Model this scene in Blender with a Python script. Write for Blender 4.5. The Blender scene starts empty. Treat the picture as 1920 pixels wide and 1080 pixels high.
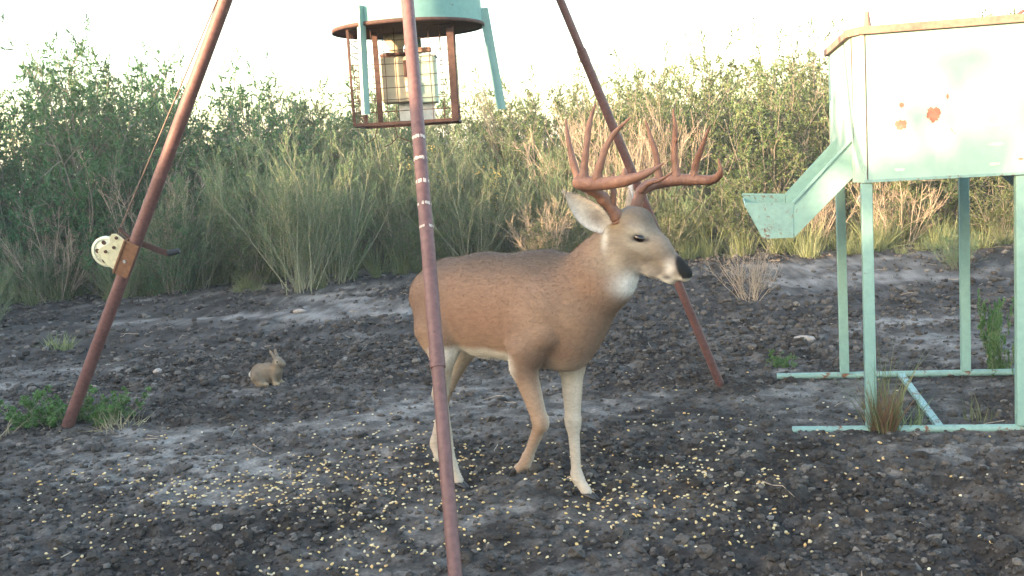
import bpy, math, random
import numpy as np
from mathutils import Vector, Matrix

# ------------------------------------------------------------------ camera, sky, sun, exposure
scene = bpy.context.scene
COL = scene.collection
RAD = math.radians

cam_data = bpy.data.cameras.new("camera")
cam_data.sensor_width = 36.0
cam_data.lens = 36.0 * 2059.0 / 1920.0
cam_data.clip_start = 0.05
cam_data.clip_end = 2000.0
cam = bpy.data.objects.new("camera", cam_data)
COL.objects.link(cam)
cam.location = (0, 0, 1.4)
cam.rotation_euler = (Matrix.Rotation(RAD(90 - 7.0), 3, 'X') @ Matrix.Rotation(RAD(-3.5), 3, 'Z')).to_euler()
scene.camera = cam

SUN_ELEV = RAD(9.0)
TO_SUN = Vector((-0.85 * math.cos(SUN_ELEV), -0.527 * math.cos(SUN_ELEV), math.sin(SUN_ELEV))).normalized()

world = bpy.data.worlds.new("World")
scene.world = world
world.use_nodes = True
wn = world.node_tree
bg = wn.nodes["Background"]
sky = wn.nodes.new("ShaderNodeTexSky")
sky.sky_type = 'NISHITA'
sky.sun_disc = False
sky.sun_elevation = SUN_ELEV
sky.sun_rotation = math.atan2(TO_SUN.x, TO_SUN.y)
sky.air_density = 1.0
sky.dust_density = 2.2
sky.ozone_density = 0.8
wn.links.new(sky.outputs[0], bg.inputs[0])
bg.inputs[1].default_value = 0.15

sun_data = bpy.data.lights.new("sun", 'SUN')
sun_data.energy = 2.8
sun_data.angle = RAD(0.5)
sun_data.color = (1.0, 0.70, 0.42)
sun = bpy.data.objects.new("sun", sun_data)
COL.objects.link(sun)
sun.rotation_euler = TO_SUN.to_track_quat('Z', 'Y').to_euler()
sun.location = (-8, -6, 8)

scene.view_settings.view_transform = 'Standard'
scene.view_settings.look = 'None'
scene.view_settings.gamma = 1.0
scene.view_settings.use_curve_mapping = False
scene.view_settings.exposure = 3.1
scene.render.engine = 'CYCLES'
scene.cycles.use_denoising = True
scene.cycles.max_bounces = 6
scene.cycles.transparent_max_bounces = 8
scene.cycles.use_adaptive_sampling = True

HAZE_DENSITY = 0.002
scene.cycles.volume_bounces = 1
rng = np.random.default_rng(7)
random.seed(7)

# ------------------------------------------------------------------ helpers
def tag(o, label=None, cat=None, group=None, kind=None):
    if label: o["label"] = label
    if cat: o["category"] = cat
    if group: o["group"] = group
    if kind: o["kind"] = kind
    return o

def empty(name, loc=(0, 0, 0), rz=0.0, parent=None):
    o = bpy.data.objects.new(name, None)
    o.empty_display_size = 0.1
    COL.objects.link(o)
    o.location = loc
    o.rotation_euler = (0, 0, rz)
    o.parent = parent
    return o

def link_mesh(name, me, mat=None, parent=None):
    o = bpy.data.objects.new(name, me)
    COL.objects.link(o)
    o.parent = parent
    if mat is not None:
        me.materials.clear()
        me.materials.append(mat)
    return o

def np_mesh(name, V, Fq, smooth=False):
    """V (n,3); Fq (m,3) or (m,4) int array -> mesh, all faces of one size"""
    me = bpy.data.meshes.new(name)
    V = np.asarray(V, np.float32); Fq = np.asarray(Fq, np.int32)
    k = Fq.shape[1]; m = len(Fq)
    me.vertices.add(len(V)); me.vertices.foreach_set("co", V.ravel())
    me.loops.add(m * k); me.loops.foreach_set("vertex_index", Fq.ravel())
    me.polygons.add(m)
    me.polygons.foreach_set("loop_start", np.arange(0, m * k, k, dtype=np.int32))
    me.polygons.foreach_set("loop_total", np.full(m, k, np.int32))
    me.update(calc_edges=True)
    me.polygons.foreach_set("use_smooth", np.full(m, bool(smooth)))
    me.validate()
    return me

def set_color(me, name, cols):
    """per-vertex colour attribute"""
    a = me.attributes.new(name, 'FLOAT_COLOR', 'POINT')
    c = np.ones((len(me.vertices), 4), np.float32)
    c[:, :3] = cols
    a.data.foreach_set("color", c.ravel())

def set_float(me, name, vals):
    a = me.attributes.new(name, 'FLOAT', 'POINT')
    a.data.foreach_set("value", np.asarray(vals, np.float32))

class MB:
    """collects simple shapes into ONE mesh"""
    def __init__(s): s.v = []; s.f = []; s.sm = []
    def add(s, vs, fs, smooth=False):
        b = len(s.v); s.v += [tuple(p) for p in vs]
        for f in fs: s.f.append(tuple(b + i for i in f)); s.sm.append(smooth)
        return s
    def box(s, c, size, rot=None, bev=0.0):
        hx, hy, hz = [q / 2 for q in size]
        if bev <= 0:
            P = [Vector((x * hx, y * hy, z * hz)) for x in (-1, 1) for y in (-1, 1) for z in (-1, 1)]
            Fs = [(0, 1, 3, 2), (4, 6, 7, 5), (0, 4, 5, 1), (2, 3, 7, 6), (0, 2, 6, 4), (1, 5, 7, 3)]
        else:
            import bmesh
            bm = bmesh.new()
            bmesh.ops.create_cube(bm, size=1.0)
            for v in bm.verts: v.co = Vector((v.co.x * size[0], v.co.y * size[1], v.co.z * size[2]))
            bmesh.ops.bevel(bm, geom=bm.edges[:], offset=bev, segments=2, affect='EDGES', profile=0.5)
            bm.verts.index_update()
            P = [v.co.copy() for v in bm.verts]; Fs = [tuple(v.index for v in f.verts) for f in bm.faces]
            bm.free()
        if rot is not None: P = [rot @ p for p in P]
        c = Vector(c)
        return s.add([p + c for p in P], Fs)
    def bar(s, a, b, w, d=None, up=(0, 0, 1), bev=0.0):
        """rectangular bar from a to b"""
        a = Vector(a); b = Vector(b); d = d or w
        z = (b - a); L = z.length; z.normalize()
        u = Vector(up)
        if abs(z.dot(u)) > .98: u = Vector((0, 1, 0))
        x = u.cross(z).normalized(); y = z.cross(x)
        M = Matrix((x, y, z)).transposed()
        return s.box((a + b) / 2, (w, d, L), M, bev)
    def tube(s, pts, rad, n=10, caps=True, smooth=True):
        pts = [Vector(p) for p in pts]
        if not hasattr(rad, '__len__'): rad = [rad] * len(pts)
        vs = []; fs = []
        t0 = (pts[1] - pts[0]).normalized()
        ref = Vector((0, 0, 1)) if abs(t0.z) < .9 else Vector((1, 0, 0))
        nx = t0.cross(ref).normalized()
        for i, p in enumerate(pts):
            t = (pts[min(i + 1, len(pts) - 1)] - pts[max(i - 1, 0)]).normalized()
            nx = (nx - t * nx.dot(t)).normalized(); ny = t.cross(nx)
            for k in range(n):
                a = 2 * math.pi * k / n
                vs.append(p + (nx * math.cos(a) + ny * math.sin(a)) * rad[i])
        for i in range(len(pts) - 1):
            for k in range(n):
                fs.append((i * n + k, i * n + (k + 1) % n, (i + 1) * n + (k + 1) % n, (i + 1) * n + k))
        s.add(vs, fs, smooth)
        if caps:
            s.add(vs[:n], [tuple(range(n - 1, -1, -1))]); s.add(vs[-n:], [tuple(range(n))])
        return s
    def lathe(s, prof, n=48, c=(0, 0, 0), smooth=True, M=None):
        vs = []; fs = []; m = len(prof)
        for k in range(n):
            a = 2 * math.pi * k / n
            for r, z in prof:
                p = Vector((r * math.cos(a), r * math.sin(a), z))
                if M is not None: p = M @ p
                vs.append(p + Vector(c))
        for k in range(n):
            k2 = (k + 1) % n
            for j in range(m - 1):
                fs.append((k * m + j, k2 * m + j, k2 * m + j + 1, k * m + j + 1))
        return s.add(vs, fs, smooth)
    def prism(s, poly, off):
        """closed polygon (3D points) extruded by vector off"""
        n = len(poly); off = Vector(off)
        A = [Vector(p) for p in poly]; B = [p + off for p in A]
        fs = [tuple(range(n - 1, -1, -1)), tuple(range(n, 2 * n))]
        for i in range(n): fs.append((i, (i + 1) % n, n + (i + 1) % n, n + i))
        return s.add(A + B, fs)
    def build(s, name, mat=None, parent=None):
        me = bpy.data.meshes.new(name)
        me.from_pydata(s.v, [], s.f)
        me.polygons.foreach_set("use_smooth", np.array(s.sm, bool))
        import bmesh
        bm = bmesh.new(); bm.from_mesh(me)
        bmesh.ops.recalc_face_normals(bm, faces=bm.faces[:])
        bm.to_mesh(me); bm.free()
        return link_mesh(name, me, mat, parent)

def copy_tree(o, parent=None):
    c = o.copy(); COL.objects.link(c); c.parent = parent
    for ch in list(o.children): copy_tree(ch, c)
    return c

# lattice value noise in numpy -------------------------------------------------
def _hash(ix, iy, iz, seed):
    h = (ix.astype(np.int64) * 374761393 + iy.astype(np.int64) * 668265263 + iz.astype(np.int64) * 2147483647 + seed * 974634777) & 0xFFFFFFFF
    h = ((h ^ (h >> 13)) * 1274126177) & 0xFFFFFFFF
    h = ((h ^ (h >> 16)) * 2246822519) & 0xFFFFFFFF
    return ((h ^ (h >> 15)) & 0xFFFFFF) / float(0xFFFFFF)

def vnoise(x, y, z=0.0, seed=0):
    x, y, z = np.broadcast_arrays(np.asarray(x, float), np.asarray(y, float), np.asarray(z, float))
    ix = np.floor(x); iy = np.floor(y); iz = np.floor(z)
    fx = x - ix; fy = y - iy; fz = z - iz
    fx = fx * fx * (3 - 2 * fx); fy = fy * fy * (3 - 2 * fy); fz = fz * fz * (3 - 2 * fz)
    r = 0
    flat = not np.any(fz)
    for dx in (0, 1):
        wx = fx if dx else 1 - fx
        for dy in (0, 1):
            wy = fy if dy else 1 - fy
            if flat:
                r = r + wx * wy * _hash(ix + dx, iy + dy, iz, seed)
            else:
                for dz in (0, 1):
                    wz = fz if dz else 1 - fz
                    r = r + wx * wy * wz * _hash(ix + dx, iy + dy, iz + dz, seed)
    return r

def fbm(x, y, z=0.0, oct=4, seed=0, gain=.5):
    s = 0; a = 1; t = 0
    for i in range(oct):
        s = s + a * vnoise(np.asarray(x) * 2 ** i, np.asarray(y) * 2 ** i, np.asarray(z) * 2 ** i, seed + i * 17); t += a; a *= gain
    return s / t

def sstep(a, b, x):
    t = np.clip((np.asarray(x) - a) / (b - a), 0, 1); return t * t * (3 - 2 * t)

# ------------------------------------------------------------------ materials
def new_mat(name):
    m = bpy.data.materials.new(name); m.use_nodes = True
    return m, m.node_tree, m.node_tree.nodes["Principled BSDF"]

def nd(nt, typ, **kw):
    n = nt.nodes.new(typ)
    for k, v in kw.items(): setattr(n, k, v)
    return n

def noise_node(nt, scale, detail=4, rough=.55, coord='Object', dist=0.0, vec=None):
    n = nd(nt, "ShaderNodeTexNoise")
    n.inputs['Scale'].default_value = scale; n.inputs['Detail'].default_value = detail
    n.inputs['Roughness'].default_value = rough; n.inputs['Distortion'].default_value = dist
    if vec is None:
        tc = nd(nt, "ShaderNodeTexCoord"); vec = tc.outputs[coord]
    nt.links.new(vec, n.inputs['Vector'])
    return n

def ramp(nt, src, stops):
    r = nd(nt, "ShaderNodeValToRGB"); e = r.color_ramp.elements
    while len(e) < len(stops): e.new(0.5)
    for i, (p, c) in enumerate(stops):
        e[i].position = p; e[i].color = (*c, 1) if len(c) == 3 else c
    nt.links.new(src, r.inputs[0]); return r

def mix(nt, fac, a, b, typ='MIX'):
    m = nd(nt, "ShaderNodeMix", data_type='RGBA', blend_type=typ)
    for sock, val in ((m.inputs[0], fac), (m.inputs[6], a), (m.inputs[7], b)):
        if hasattr(val, 'is_linked'): nt.links.new(val, sock)
        else: sock.default_value = val if not isinstance(val, tuple) or len(val) == 4 else (*val, 1)
    return m.outputs[2]

def bump(nt, bsdf, src, strength=.3, dist=.01):
    b = nd(nt, "ShaderNodeBump"); b.inputs['Strength'].default_value = strength; b.inputs['Distance'].default_value = dist
    nt.links.new(src, b.inputs['Height']); nt.links.new(b.outputs[0], bsdf.inputs['Normal']); return b

def paint_metal(name, base, rust_amt=.35, rough=.5, rust_scale=9, dirt=.25):
    m, nt, b = new_mat(name)
    big = noise_node(nt, 2.2, 5); c1 = ramp(nt, big.outputs[0], [(.3, tuple(q * .86 for q in base)), (.7, base)])
    d = noise_node(nt, 28, 5, .7)
    c2 = mix(nt, dirt, c1.outputs[0], ramp(nt, d.outputs[0], [(.35, tuple(q * .55 for q in base)), (.65, tuple(min(1, q * 1.12) for q in base))]).outputs[0])
    rn = noise_node(nt, rust_scale, 8, .72, dist=.4)
    rf = ramp(nt, rn.outputs[0], [(.66 - rust_amt * .22, (0, 0, 0)), (.72 - rust_amt * .2, (1, 1, 1))])
    rc = ramp(nt, noise_node(nt, 60, 4).outputs[0], [(.3, (.09, .035, .018)), (.7, (.24, .10, .05))])
    nt.links.new(mix(nt, rf.outputs[0], c2, rc.outputs[0]), b.inputs['Base Color'])
    rr = nd(nt, "ShaderNodeMapRange"); rr.inputs[3].default_value = rough; rr.inputs[4].default_value = .9
    nt.links.new(rf.outputs[0], rr.inputs[0]); nt.links.new(rr.outputs[0], b.inputs['Roughness'])
    bump(nt, b, rn.outputs[0], .15, .004)
    return m

def rust_metal(name, a, bcol, rough=.75, bands=False):
    m, nt, b = new_mat(name)
    n1 = noise_node(nt, 7, 6, .65); n2 = noise_node(nt, 55, 4)
    c = ramp(nt, n1.outputs[0], [(.3, a), (.7, bcol)])
    c2 = mix(nt, .35, c.outputs[0], ramp(nt, n2.outputs[0], [(.35, tuple(q * .5 for q in a)), (.7, tuple(q * 1.25 for q in bcol))]).outputs[0])
    nt.links.new(c2, b.inputs['Base Color']); b.inputs['Roughness'].default_value = rough
    bump(nt, b, n2.outputs[0], .2, .002)
    return m

def plain(name, col, rough=.6, var=.25, scale=30, bumpd=0.0, metallic=0):
    m, nt, b = new_mat(name)
    n = noise_node(nt, scale, 4)
    c = ramp(nt, n.outputs[0], [(.3, tuple(q * (1 - var) for q in col)), (.7, tuple(min(1, q * (1 + var)) for q in col))])
    nt.links.new(c.outputs[0], b.inputs['Base Color'])
    b.inputs['Roughness'].default_value = rough; b.inputs['Metallic'].default_value = metallic
    if bumpd: bump(nt, b, n.outputs[0], .4, bumpd)
    return m

def attr_mat(name, attr, rough=.8, nscale=90, namt=.25, bumpd=.002, spec=.3):
    m, nt, b = new_mat(name)
    a = nd(nt, "ShaderNodeAttribute", attribute_name=attr)
    n = noise_node(nt, nscale, 4)
    r = ramp(nt, n.outputs[0], [(.3, (1 - namt,) * 3), (.7, (1 + namt * .6,) * 3)])
    nt.links.new(mix(nt, 1.0, a.outputs['Color'], r.outputs[0], 'MULTIPLY'), b.inputs['Base Color'])
    b.inputs['Roughness'].default_value = rough
    b.inputs['Specular IOR Level'].default_value = spec
    if bumpd: bump(nt, b, n.outputs[0], .3, bumpd)
    return m

def leaf_mat(name, c_dark, c_light, trans=.35, scale=1.6, stray=None):
    """foliage: leaf colour differs from leaf to leaf and plant to plant, light passes through"""
    m = bpy.data.materials.new(name); m.use_nodes = True; nt = m.node_tree; nt.nodes.clear()
    out = nd(nt, "ShaderNodeOutputMaterial")
    at = nd(nt, "ShaderNodeAttribute", attribute_name="tone")
    oi = nd(nt, "ShaderNodeObjectInfo")
    c = ramp(nt, at.outputs['Fac'], [(0.0, c_dark), (.85, c_light)] + ([(1.0, stray)] if stray else []))
    hs = nd(nt, "ShaderNodeHueSaturation")
    mr = nd(nt, "ShaderNodeMapRange"); mr.inputs[3].default_value = .75; mr.inputs[4].default_value = 1.25
    nt.links.new(oi.outputs['Random'], mr.inputs[0]); nt.links.new(mr.outputs[0], hs.inputs['Value'])
    mh = nd(nt, "ShaderNodeMapRange"); mh.inputs[3].default_value = .485; mh.inputs[4].default_value = .515
    nt.links.new(oi.outputs['Random'], mh.inputs[0]); nt.links.new(mh.outputs[0], hs.inputs['Hue'])
    nt.links.new(c.outputs[0], hs.inputs['Color'])
    d = nd(nt, "ShaderNodeBsdfDiffuse"); t = nd(nt, "ShaderNodeBsdfTranslucent"); g = nd(nt, "ShaderNodeBsdfGlossy")
    g.inputs['Roughness'].default_value = .55
    for s in (d, t): nt.links.new(hs.outputs[0], s.inputs[0])
    mx = nd(nt, "ShaderNodeMixShader"); mx.inputs[0].default_value = trans
    nt.links.new(d.outputs[0], mx.inputs[1]); nt.links.new(t.outputs[0], mx.inputs[2])
    m2 = nd(nt, "ShaderNodeMixShader"); m2.inputs[0].default_value = .04
    nt.links.new(mx.outputs[0], m2.inputs[1]); nt.links.new(g.outputs[0], m2.inputs[2])
    nt.links.new(m2.outputs[0], out.inputs[0])
    return m

MINT = (.23, .39, .345)
M = {}
M['mint'] = paint_metal('mint_paint', MINT, .12, .45)
M['mint_worn'] = paint_metal('mint_paint_worn', (.22, .37, .335), .55, .55, 14, .4)
M['mint_hopper'] = paint_metal('mint_paint_hopper', (.31, .46, .40), .02, .42, 6, .12)
M['barrel'] = paint_metal('aqua_barrel_paint', (.22, .44, .43), .05, .4)
M['rust'] = rust_metal('red_brown_pipe', (.098, .042, .039), (.155, .076, .070), .6)
M['rust_dark'] = rust_metal('dark_rust', (.045, .022, .018), (.10, .048, .037), .8)
M['rust_lid'] = rust_metal('rusted_lid', (.20, .105, .078), (.31, .185, .14), .8)
M['cream'] = plain('cream_winch_paint', (.52, .50, .34), .5, .15, 40)
M['galv'] = plain('galvanised_steel', (.42, .43, .42), .45, .15, 60, metallic=.4)
M['black_rubber'] = plain('grey_rubber_grip', (.018, .022, .028), .8)
M['beige_box'] = plain('beige_plastic', (.42, .36, .25), .55, .12)
M['mint_box'] = plain('pale_green_plastic', (.34, .44, .36), .55, .12)
M['white_paint'] = plain('chalk_white_mark', (.46, .38, .33), .8, .3, 120)
M['cable'] = plain('steel_cable', (.16, .11, .085), .6)
M['bark_grey'] = plain('grey_bark', (.15, .135, .105), .9, .35, 60)
M['bark_pale'] = plain('pale_twig', (.20, .205, .13), .9, .3, 60)
M['bark_dry'] = plain('dry_twig', (.34, .27, .20), .9, .3, 60)
M['corn'] = attr_mat('corn', 'tint', .45, 300, .15, 0)
M['stone'] = plain('pale_stone', (.27, .235, .205), .9, .3, 50, .004)
M['bone'] = plain('bone', (.55, .52, .46), .7, .2, 50)

# ------------------------------------------------------------------ ground
def churn(x, y):
    """0 = packed pale dirt, 1 = hoof-churned dark clods"""
    n = fbm(x * .55 + 3.1, y * .8 + 1.7, oct=4, seed=5)
    n2 = fbm(x * 1.7 + 9, y * 2.6, oct=3, seed=55)
    c = sstep(.34, .60, n * .65 + n2 * .35)
    # packed ground: to the left around the winch leg, inside the rails of the box feeder
    c = c * (1 - .62 * np.exp(-(((x + 1.9) / 1.1) ** 2 + ((y - 5.3) / .75) ** 2)))
    c = c * (1 - .7 * np.exp(-(((x - 1.75) / .55) ** 2 + ((y - 5.45) / .45) ** 2)))
    c = np.maximum(c, .95 * np.exp(-(((x - .35) / 1.3) ** 2 + ((y - 4.75) / .65) ** 2)))
    c = np.maximum(c, .95 * np.exp(-(((x - 2.0) / 1.1) ** 2 + ((y - 4.2) / .35) ** 2)))
    return np.clip(c, 0, 1)

def hgt(x, y):
    x = np.asarray(x, float); y = np.asarray(y, float)
    c = churn(x, y)
    far = sstep(40, 12, np.hypot(x, y))
    h = (fbm(x * .45, y * .45, oct=3, seed=21) - .5) * .07
    b = np.abs(fbm(x * 5.5, y * 5.5, oct=4, seed=31, gain=.55) - .5) * 2
    h = h + (.5 - b) * .065 * (.40 + .60 * c)
    h = h + (fbm(x * 22, y * 22, oct=3, seed=41, gain=.7) - .5) * .045 * (.30 + .70 * c)
    # hollows left by hooves
    q = vnoise(x * 4.2 + 11, y * 4.2, seed=77)
    h = h - .03 * c * sstep(.68, .9, q)
    # trodden level where the buck stands
    for (fx, fy) in ((.235, 4.235), (-.268, 4.449)):
        h = h * (1 - np.exp(-(((x - fx) / .10) ** 2 + ((y - fy) / .10) ** 2)))
    return h * far

def hz(x, y): return float(hgt(np.array([x]), np.array([y]))[0])

def grow_axis(lo, hi, step, outs):
    a = list(np.arange(lo, hi, step))
    s = step; x = a[-1]
    while x < outs[1]:
        s = min(s * 1.045, 40); x += s; a.append(x)
    s = step; x = a[0]; pre = []
    while x > outs[0]:
        s = min(s * 1.045, 40); x -= s; pre.append(x)
    return np.array(pre[::-1] + a)

gx = grow_axis(-2.2, 3.0, .0155, (-420, 420))
gy = grow_axis(2.6, 6.6, .0155, (-420, 700))
GX, GY = np.meshgrid(gx, gy)
GZ = hgt(GX, GY)
nX, nY = len(gx), len(gy)
ii, jj = np.meshgrid(np.arange(nX - 1), np.arange(nY - 1))
i0 = (jj * nX + ii).ravel()
gme = np_mesh("ground", np.stack([GX.ravel(), GY.ravel(), GZ.ravel()], 1), np.stack([i0, i0 + 1, i0 + nX + 1, i0 + nX], 1), True)

def soil_tone(x, y):
    """albedo of the dirt: dark moist clods to pale dust"""
    c = churn(x, y)
    n = fbm(x * 3.3, y * 4.5, oct=4, seed=91)
    n3 = fbm(x * 14, y * 14, oct=3, seed=92)
    t = (1 - c) * .62 + .30 * np.exp(-(((x + 1.8) / .9) ** 2 + ((y - 5.0) / .6) ** 2)) + (n - .5) * .7 + (n3 - .5) * 1.1
    t = t + .12 * sstep(5.5, 9, y)
    return np.clip(t, 0, 1)
SOIL_D = np.array([.034, .030, .027]); SOIL_M = np.array([.092, .083, .075]); SOIL_L = np.array([.235, .218, .198])
def soil_col(t):
    t = np.asarray(t)[:, None]
    a = SOIL_D + (SOIL_M - SOIL_D) * np.clip(t / .5, 0, 1)
    return a + (SOIL_L - SOIL_M) * np.clip((t - .5) / .5, 0, 1)
set_color(gme, "tint", soil_col(soil_tone(GX.ravel(), GY.ravel())))
M['soil'] = attr_mat('soil', 'tint', .95, 70, .45, .006, .1)
M['clod'] = attr_mat('clods', 'tint', .95, 110, .4, .004, .1)
tag(link_mesh("ground", gme, M['soil']), kind="structure")

# lumpy stones used for clods, kernels and rocks
def ico(sub):
    import bmesh
    bm = bmesh.new(); bmesh.ops.create_icosphere(bm, subdivisions=sub, radius=1.0)
    V = np.array([v.co[:] for v in bm.verts]); Ft = np.array([[v.index for v in f.verts] for f in bm.faces]); bm.free()
    return V, Ft
ICO1, ICO1F = ico(1)
ICO2, ICO2F = ico(2)

def rand_rot(n):
    q = rng.normal(size=(n, 4)); q /= np.linalg.norm(q, axis=1)[:, None]
    w, x, y, z = q.T
    return np.stack([np.stack([1 - 2 * (y * y + z * z), 2 * (x * y - z * w), 2 * (x * z + y * w)], 1),
                     np.stack([2 * (x * y + z * w), 1 - 2 * (x * x + z * z), 2 * (y * z - x * w)], 1),
                     np.stack([2 * (x * z - y * w), 2 * (y * z + x * w), 1 - 2 * (x * x + y * y)], 1)], 1)

def scatter(base_list, Ft, pos, size, R, squash=None):
    """joined copies of lumps: returns V, F, owner index"""
    n = len(pos); k = len(base_list[0])
    B = np.array(base_list)[rng.integers(0, len(base_list), n)]          # n,k,3
    B = B * size[:, None, None]
    B = np.einsum('nij,nkj->nki', R, B)
    if squash is not None: B[:, :, 2] *= squash
    V = (B + pos[:, None, :]).reshape(-1, 3)
    Fa = (Ft[None] + (np.arange(n) * k)[:, None, None]).reshape(-1, 3)
    return V, Fa, np.repeat(np.arange(n), k)

def lumpy(V, amt, seed, freq=2.1):
    d = fbm(V[:, 0] * freq + seed * 7.3, V[:, 1] * freq, V[:, 2] * freq + 5, oct=3, seed=seed, gain=.7)
    s = np.random.default_rng(seed).uniform(.7, 1.25, 3)
    return V * (1 + (d - .5)[:, None] * amt) * s

def clod_field(name, n, smin, smax, base, Ft, y0, ylim, label, power=2.2, pale=.22, sink=.12):
    x = rng.uniform(-9, 9, n * 8); y = y0 + (ylim - y0) * rng.uniform(0, 1, n * 8) ** 1.25
    keep = (np.abs(x) < y * .54 + .4) & (rng.uniform(size=n * 8) < .10 + .90 * churn(x, y) ** 1.2)
    for (fx, fy) in ((.235, 4.235), (.26, 4.20), (-.268, 4.449), (-.24, 4.42), (-.42, 4.82)): keep &= np.hypot(x - fx, y - fy) > .075
    x = x[keep][:n]; y = y[keep][:n]; n = len(x)
    s = smin + (smax - smin) * rng.uniform(0, 1, n) ** power
    z = hgt(x, y) + s * sink
    V, Fa, own = scatter(base, Ft, np.stack([x, y, z], 1), s, rand_rot(n), .7)
    me = np_mesh(name, V, Fa, False)
    t = np.clip(soil_tone(x, y) * .55 + rng.normal(.10, .12, n), 0, .55)
    dry = rng.uniform(size=n) < pale * (.4 + 1.2 * fbm(x * 1.3, y * 1.3, oct=2, seed=19))
    t = np.where(dry, rng.uniform(.38, .72, n), t)
    set_color(me, "tint", soil_col(t)[own] * rng.uniform(.85, 1.15, (n, 1))[own])
    o = link_mesh(name, me, M['clod'])
    return tag(o, label, "soil", kind="stuff")
ROUGH2 = [lumpy(ICO2, 1.5, i + 1) for i in range(14)]; ROUGH1 = [lumpy(ICO1, 1.3, i + 40) for i in range(14)]
clod_field("soil_clods", 6500, .008, .027, ROUGH2, ICO2F, 2.3, 7.5, "dark crumbly clods of churned soil around the feeders", 2.6, .12)
clod_field("soil_crumbs", 34000, .004, .015, ROUGH1, ICO1F, 2.3, 8.5, "small dark crumbs of loose soil strewn round the tripod", 1.6, .22, .3)
clod_field("far_soil_clods", 15000, .008, .034, ROUGH1, ICO1F, 7.0, 15.0, "rough dirt clods on the far half of the clearing", 2.6, .22, .25)

# pale stones lying on the dirt
for (x, y, s, lab) in [(-2.05, 10.45, .06, "pale pinkish stone lying at the edge of the brush"),
                       (-3.05, 8.1, .03, "small pale stone on the dirt behind the rabbit"),
                       (-2.55, 7.7, .035, "flat brownish stone between winch leg and rabbit"),
                       (1.98, 7.4, .05, "pale flat stone behind the box feeder rails"),
                       (2.9, 4.45, .055, "brown flat stone among clods before the box feeder")]:
    V = lumpy(ICO2, .8, int(s * 1000)) * np.array([1.3, 1, .55]) * s
    me = np_mesh("stone", V, ICO2F, True)
    o = link_mesh("stone", me, M['stone']); o.location = (x, y, hz(x, y) + s * .2); o.rotation_euler = (0, 0, x * 3)
    tag(o, lab, "stone")

# dead twigs and stems lying about, too many to count
n = 170
tx = rng.uniform(-4.5, 5.5, n); ty = rng.uniform(3.0, 12.8, n); ta = rng.uniform(0, 6.28, n); tl_ = rng.uniform(.03, .16, n)
TP = []
for i in range(n):
    q = []
    for k in range(4):
        u = (k / 3 - .5) * tl_[i]; q.append((tx[i] + math.cos(ta[i]) * u + rng.normal(0, .004), ty[i] + math.sin(ta[i]) * u + rng.normal(0, .004)))
    TP.append([(a_, b_, hz(a_, b_) + .008) for a_, b_ in q])
TW = MB()
for q in TP: TW.tube(q, [.0028, .0025, .002, .001], 4)
tag(TW.build("twig_litter", M['bark_dry']), "dead twigs and dry stems littering the dirt", "twigs", kind="stuff")

# corn: flattened wedge-shaped kernels
def kernel_shape(seed):
    r = np.random.default_rng(seed); V = ICO1.copy()
    w = .62 + .28 * V[:, 0]
    V = V * np.stack([np.full(len(V), .95), w * r.uniform(.85, 1.1), .42 * np.ones(len(V))], 1)
    return V
KER = [kernel_shape(i) for i in range(6)]
KTINT = np.array([(.64, .46, .18), (.68, .55, .31), (.60, .39, .16), (.70, .61, .42), (.58, .45, .24)])
def corn_density(x, y):
    d = np.exp(-(((x + .35) / .95) ** 2 + ((y - 4.35) / .62) ** 2))
    d = d + .55 * np.exp(-(((x + 1.35) / .7) ** 2 + ((y - 4.7) / .65) ** 2))
    d = d + .26 * np.exp(-(((x - .75) / .55) ** 2 + ((y - 4.4) / .8) ** 2)) + .02
    return np.clip(d, 0, 1) * (.25 + 1.1 * sstep(.40, .62, fbm(x * 3.2, y * 3.2, oct=3, seed=63)))
nC = 26000
cx = rng.uniform(-2.6, 2.2, nC); cy = rng.uniform(2.5, 6.6, nC)
kp = rng.uniform(size=nC) < corn_density(cx, cy) * .50
cx = cx[kp]; cy = cy[kp]
order = np.argsort(cy); cx = cx[order]; cy = cy[order]
# the kernels that show largest: nearest ones inside the view
inview = (np.abs(cx) < cy * .45) & (cy > 3.25)
first = np.nonzero(inview)[0][:300]; rest = np.setdiff1d(np.arange(len(cx)), first)
kmesh = []
for i in range(18):
    V = KER[i % 6] * .0085
    me = np_mesh("corn_kernel", V, ICO1F, True); me.materials.append(M['corn'])
    set_color(me, "tint", np.tile(KTINT[rng.integers(0, 5)] * rng.uniform(.85, 1.1), (len(V), 1)))
    kmesh.append(me)
for i in first:
    o = bpy.data.objects.new("corn_kernel", kmesh[rng.integers(0, 18)]); COL.objects.link(o)
    o.location = (cx[i], cy[i], hz(cx[i], cy[i]) + rng.uniform(.003, .011))
    o.rotation_euler = (rng.uniform(-.7, .7), rng.uniform(-.7, .7), rng.uniform(0, 6.28)); k = rng.uniform(.85, 1.2); o.scale = (k, k, k)
    tag(o, "yellow corn kernel scattered on the dark churned dirt", "corn kernel", "corn kernels scattered on the dirt")
n = len(rest); px_, py_ = cx[rest], cy[rest]
a = rng.uniform(0, 6.28, n); tl = rng.uniform(-.6, .6, n)
Rk = np.zeros((n, 3, 3)); ca, sa, ct, st = np.cos(a), np.sin(a), np.cos(tl), np.sin(tl)
Rk[:, 0, 0] = ca; Rk[:, 0, 1] = -sa * ct; Rk[:, 0, 2] = sa * st; Rk[:, 1, 0] = sa; Rk[:, 1, 1] = ca * ct; Rk[:, 1, 2] = -ca * st; Rk[:, 2, 1] = st; Rk[:, 2, 2] = ct
V, Fa, own = scatter(KER, ICO1F, np.stack([px_, py_, hgt(px_, py_) + rng.uniform(.003, .011, n)], 1), .0085 * rng.uniform(.85, 1.2, n), Rk)
me = np_mesh("corn_spread", V, Fa, True)
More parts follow.
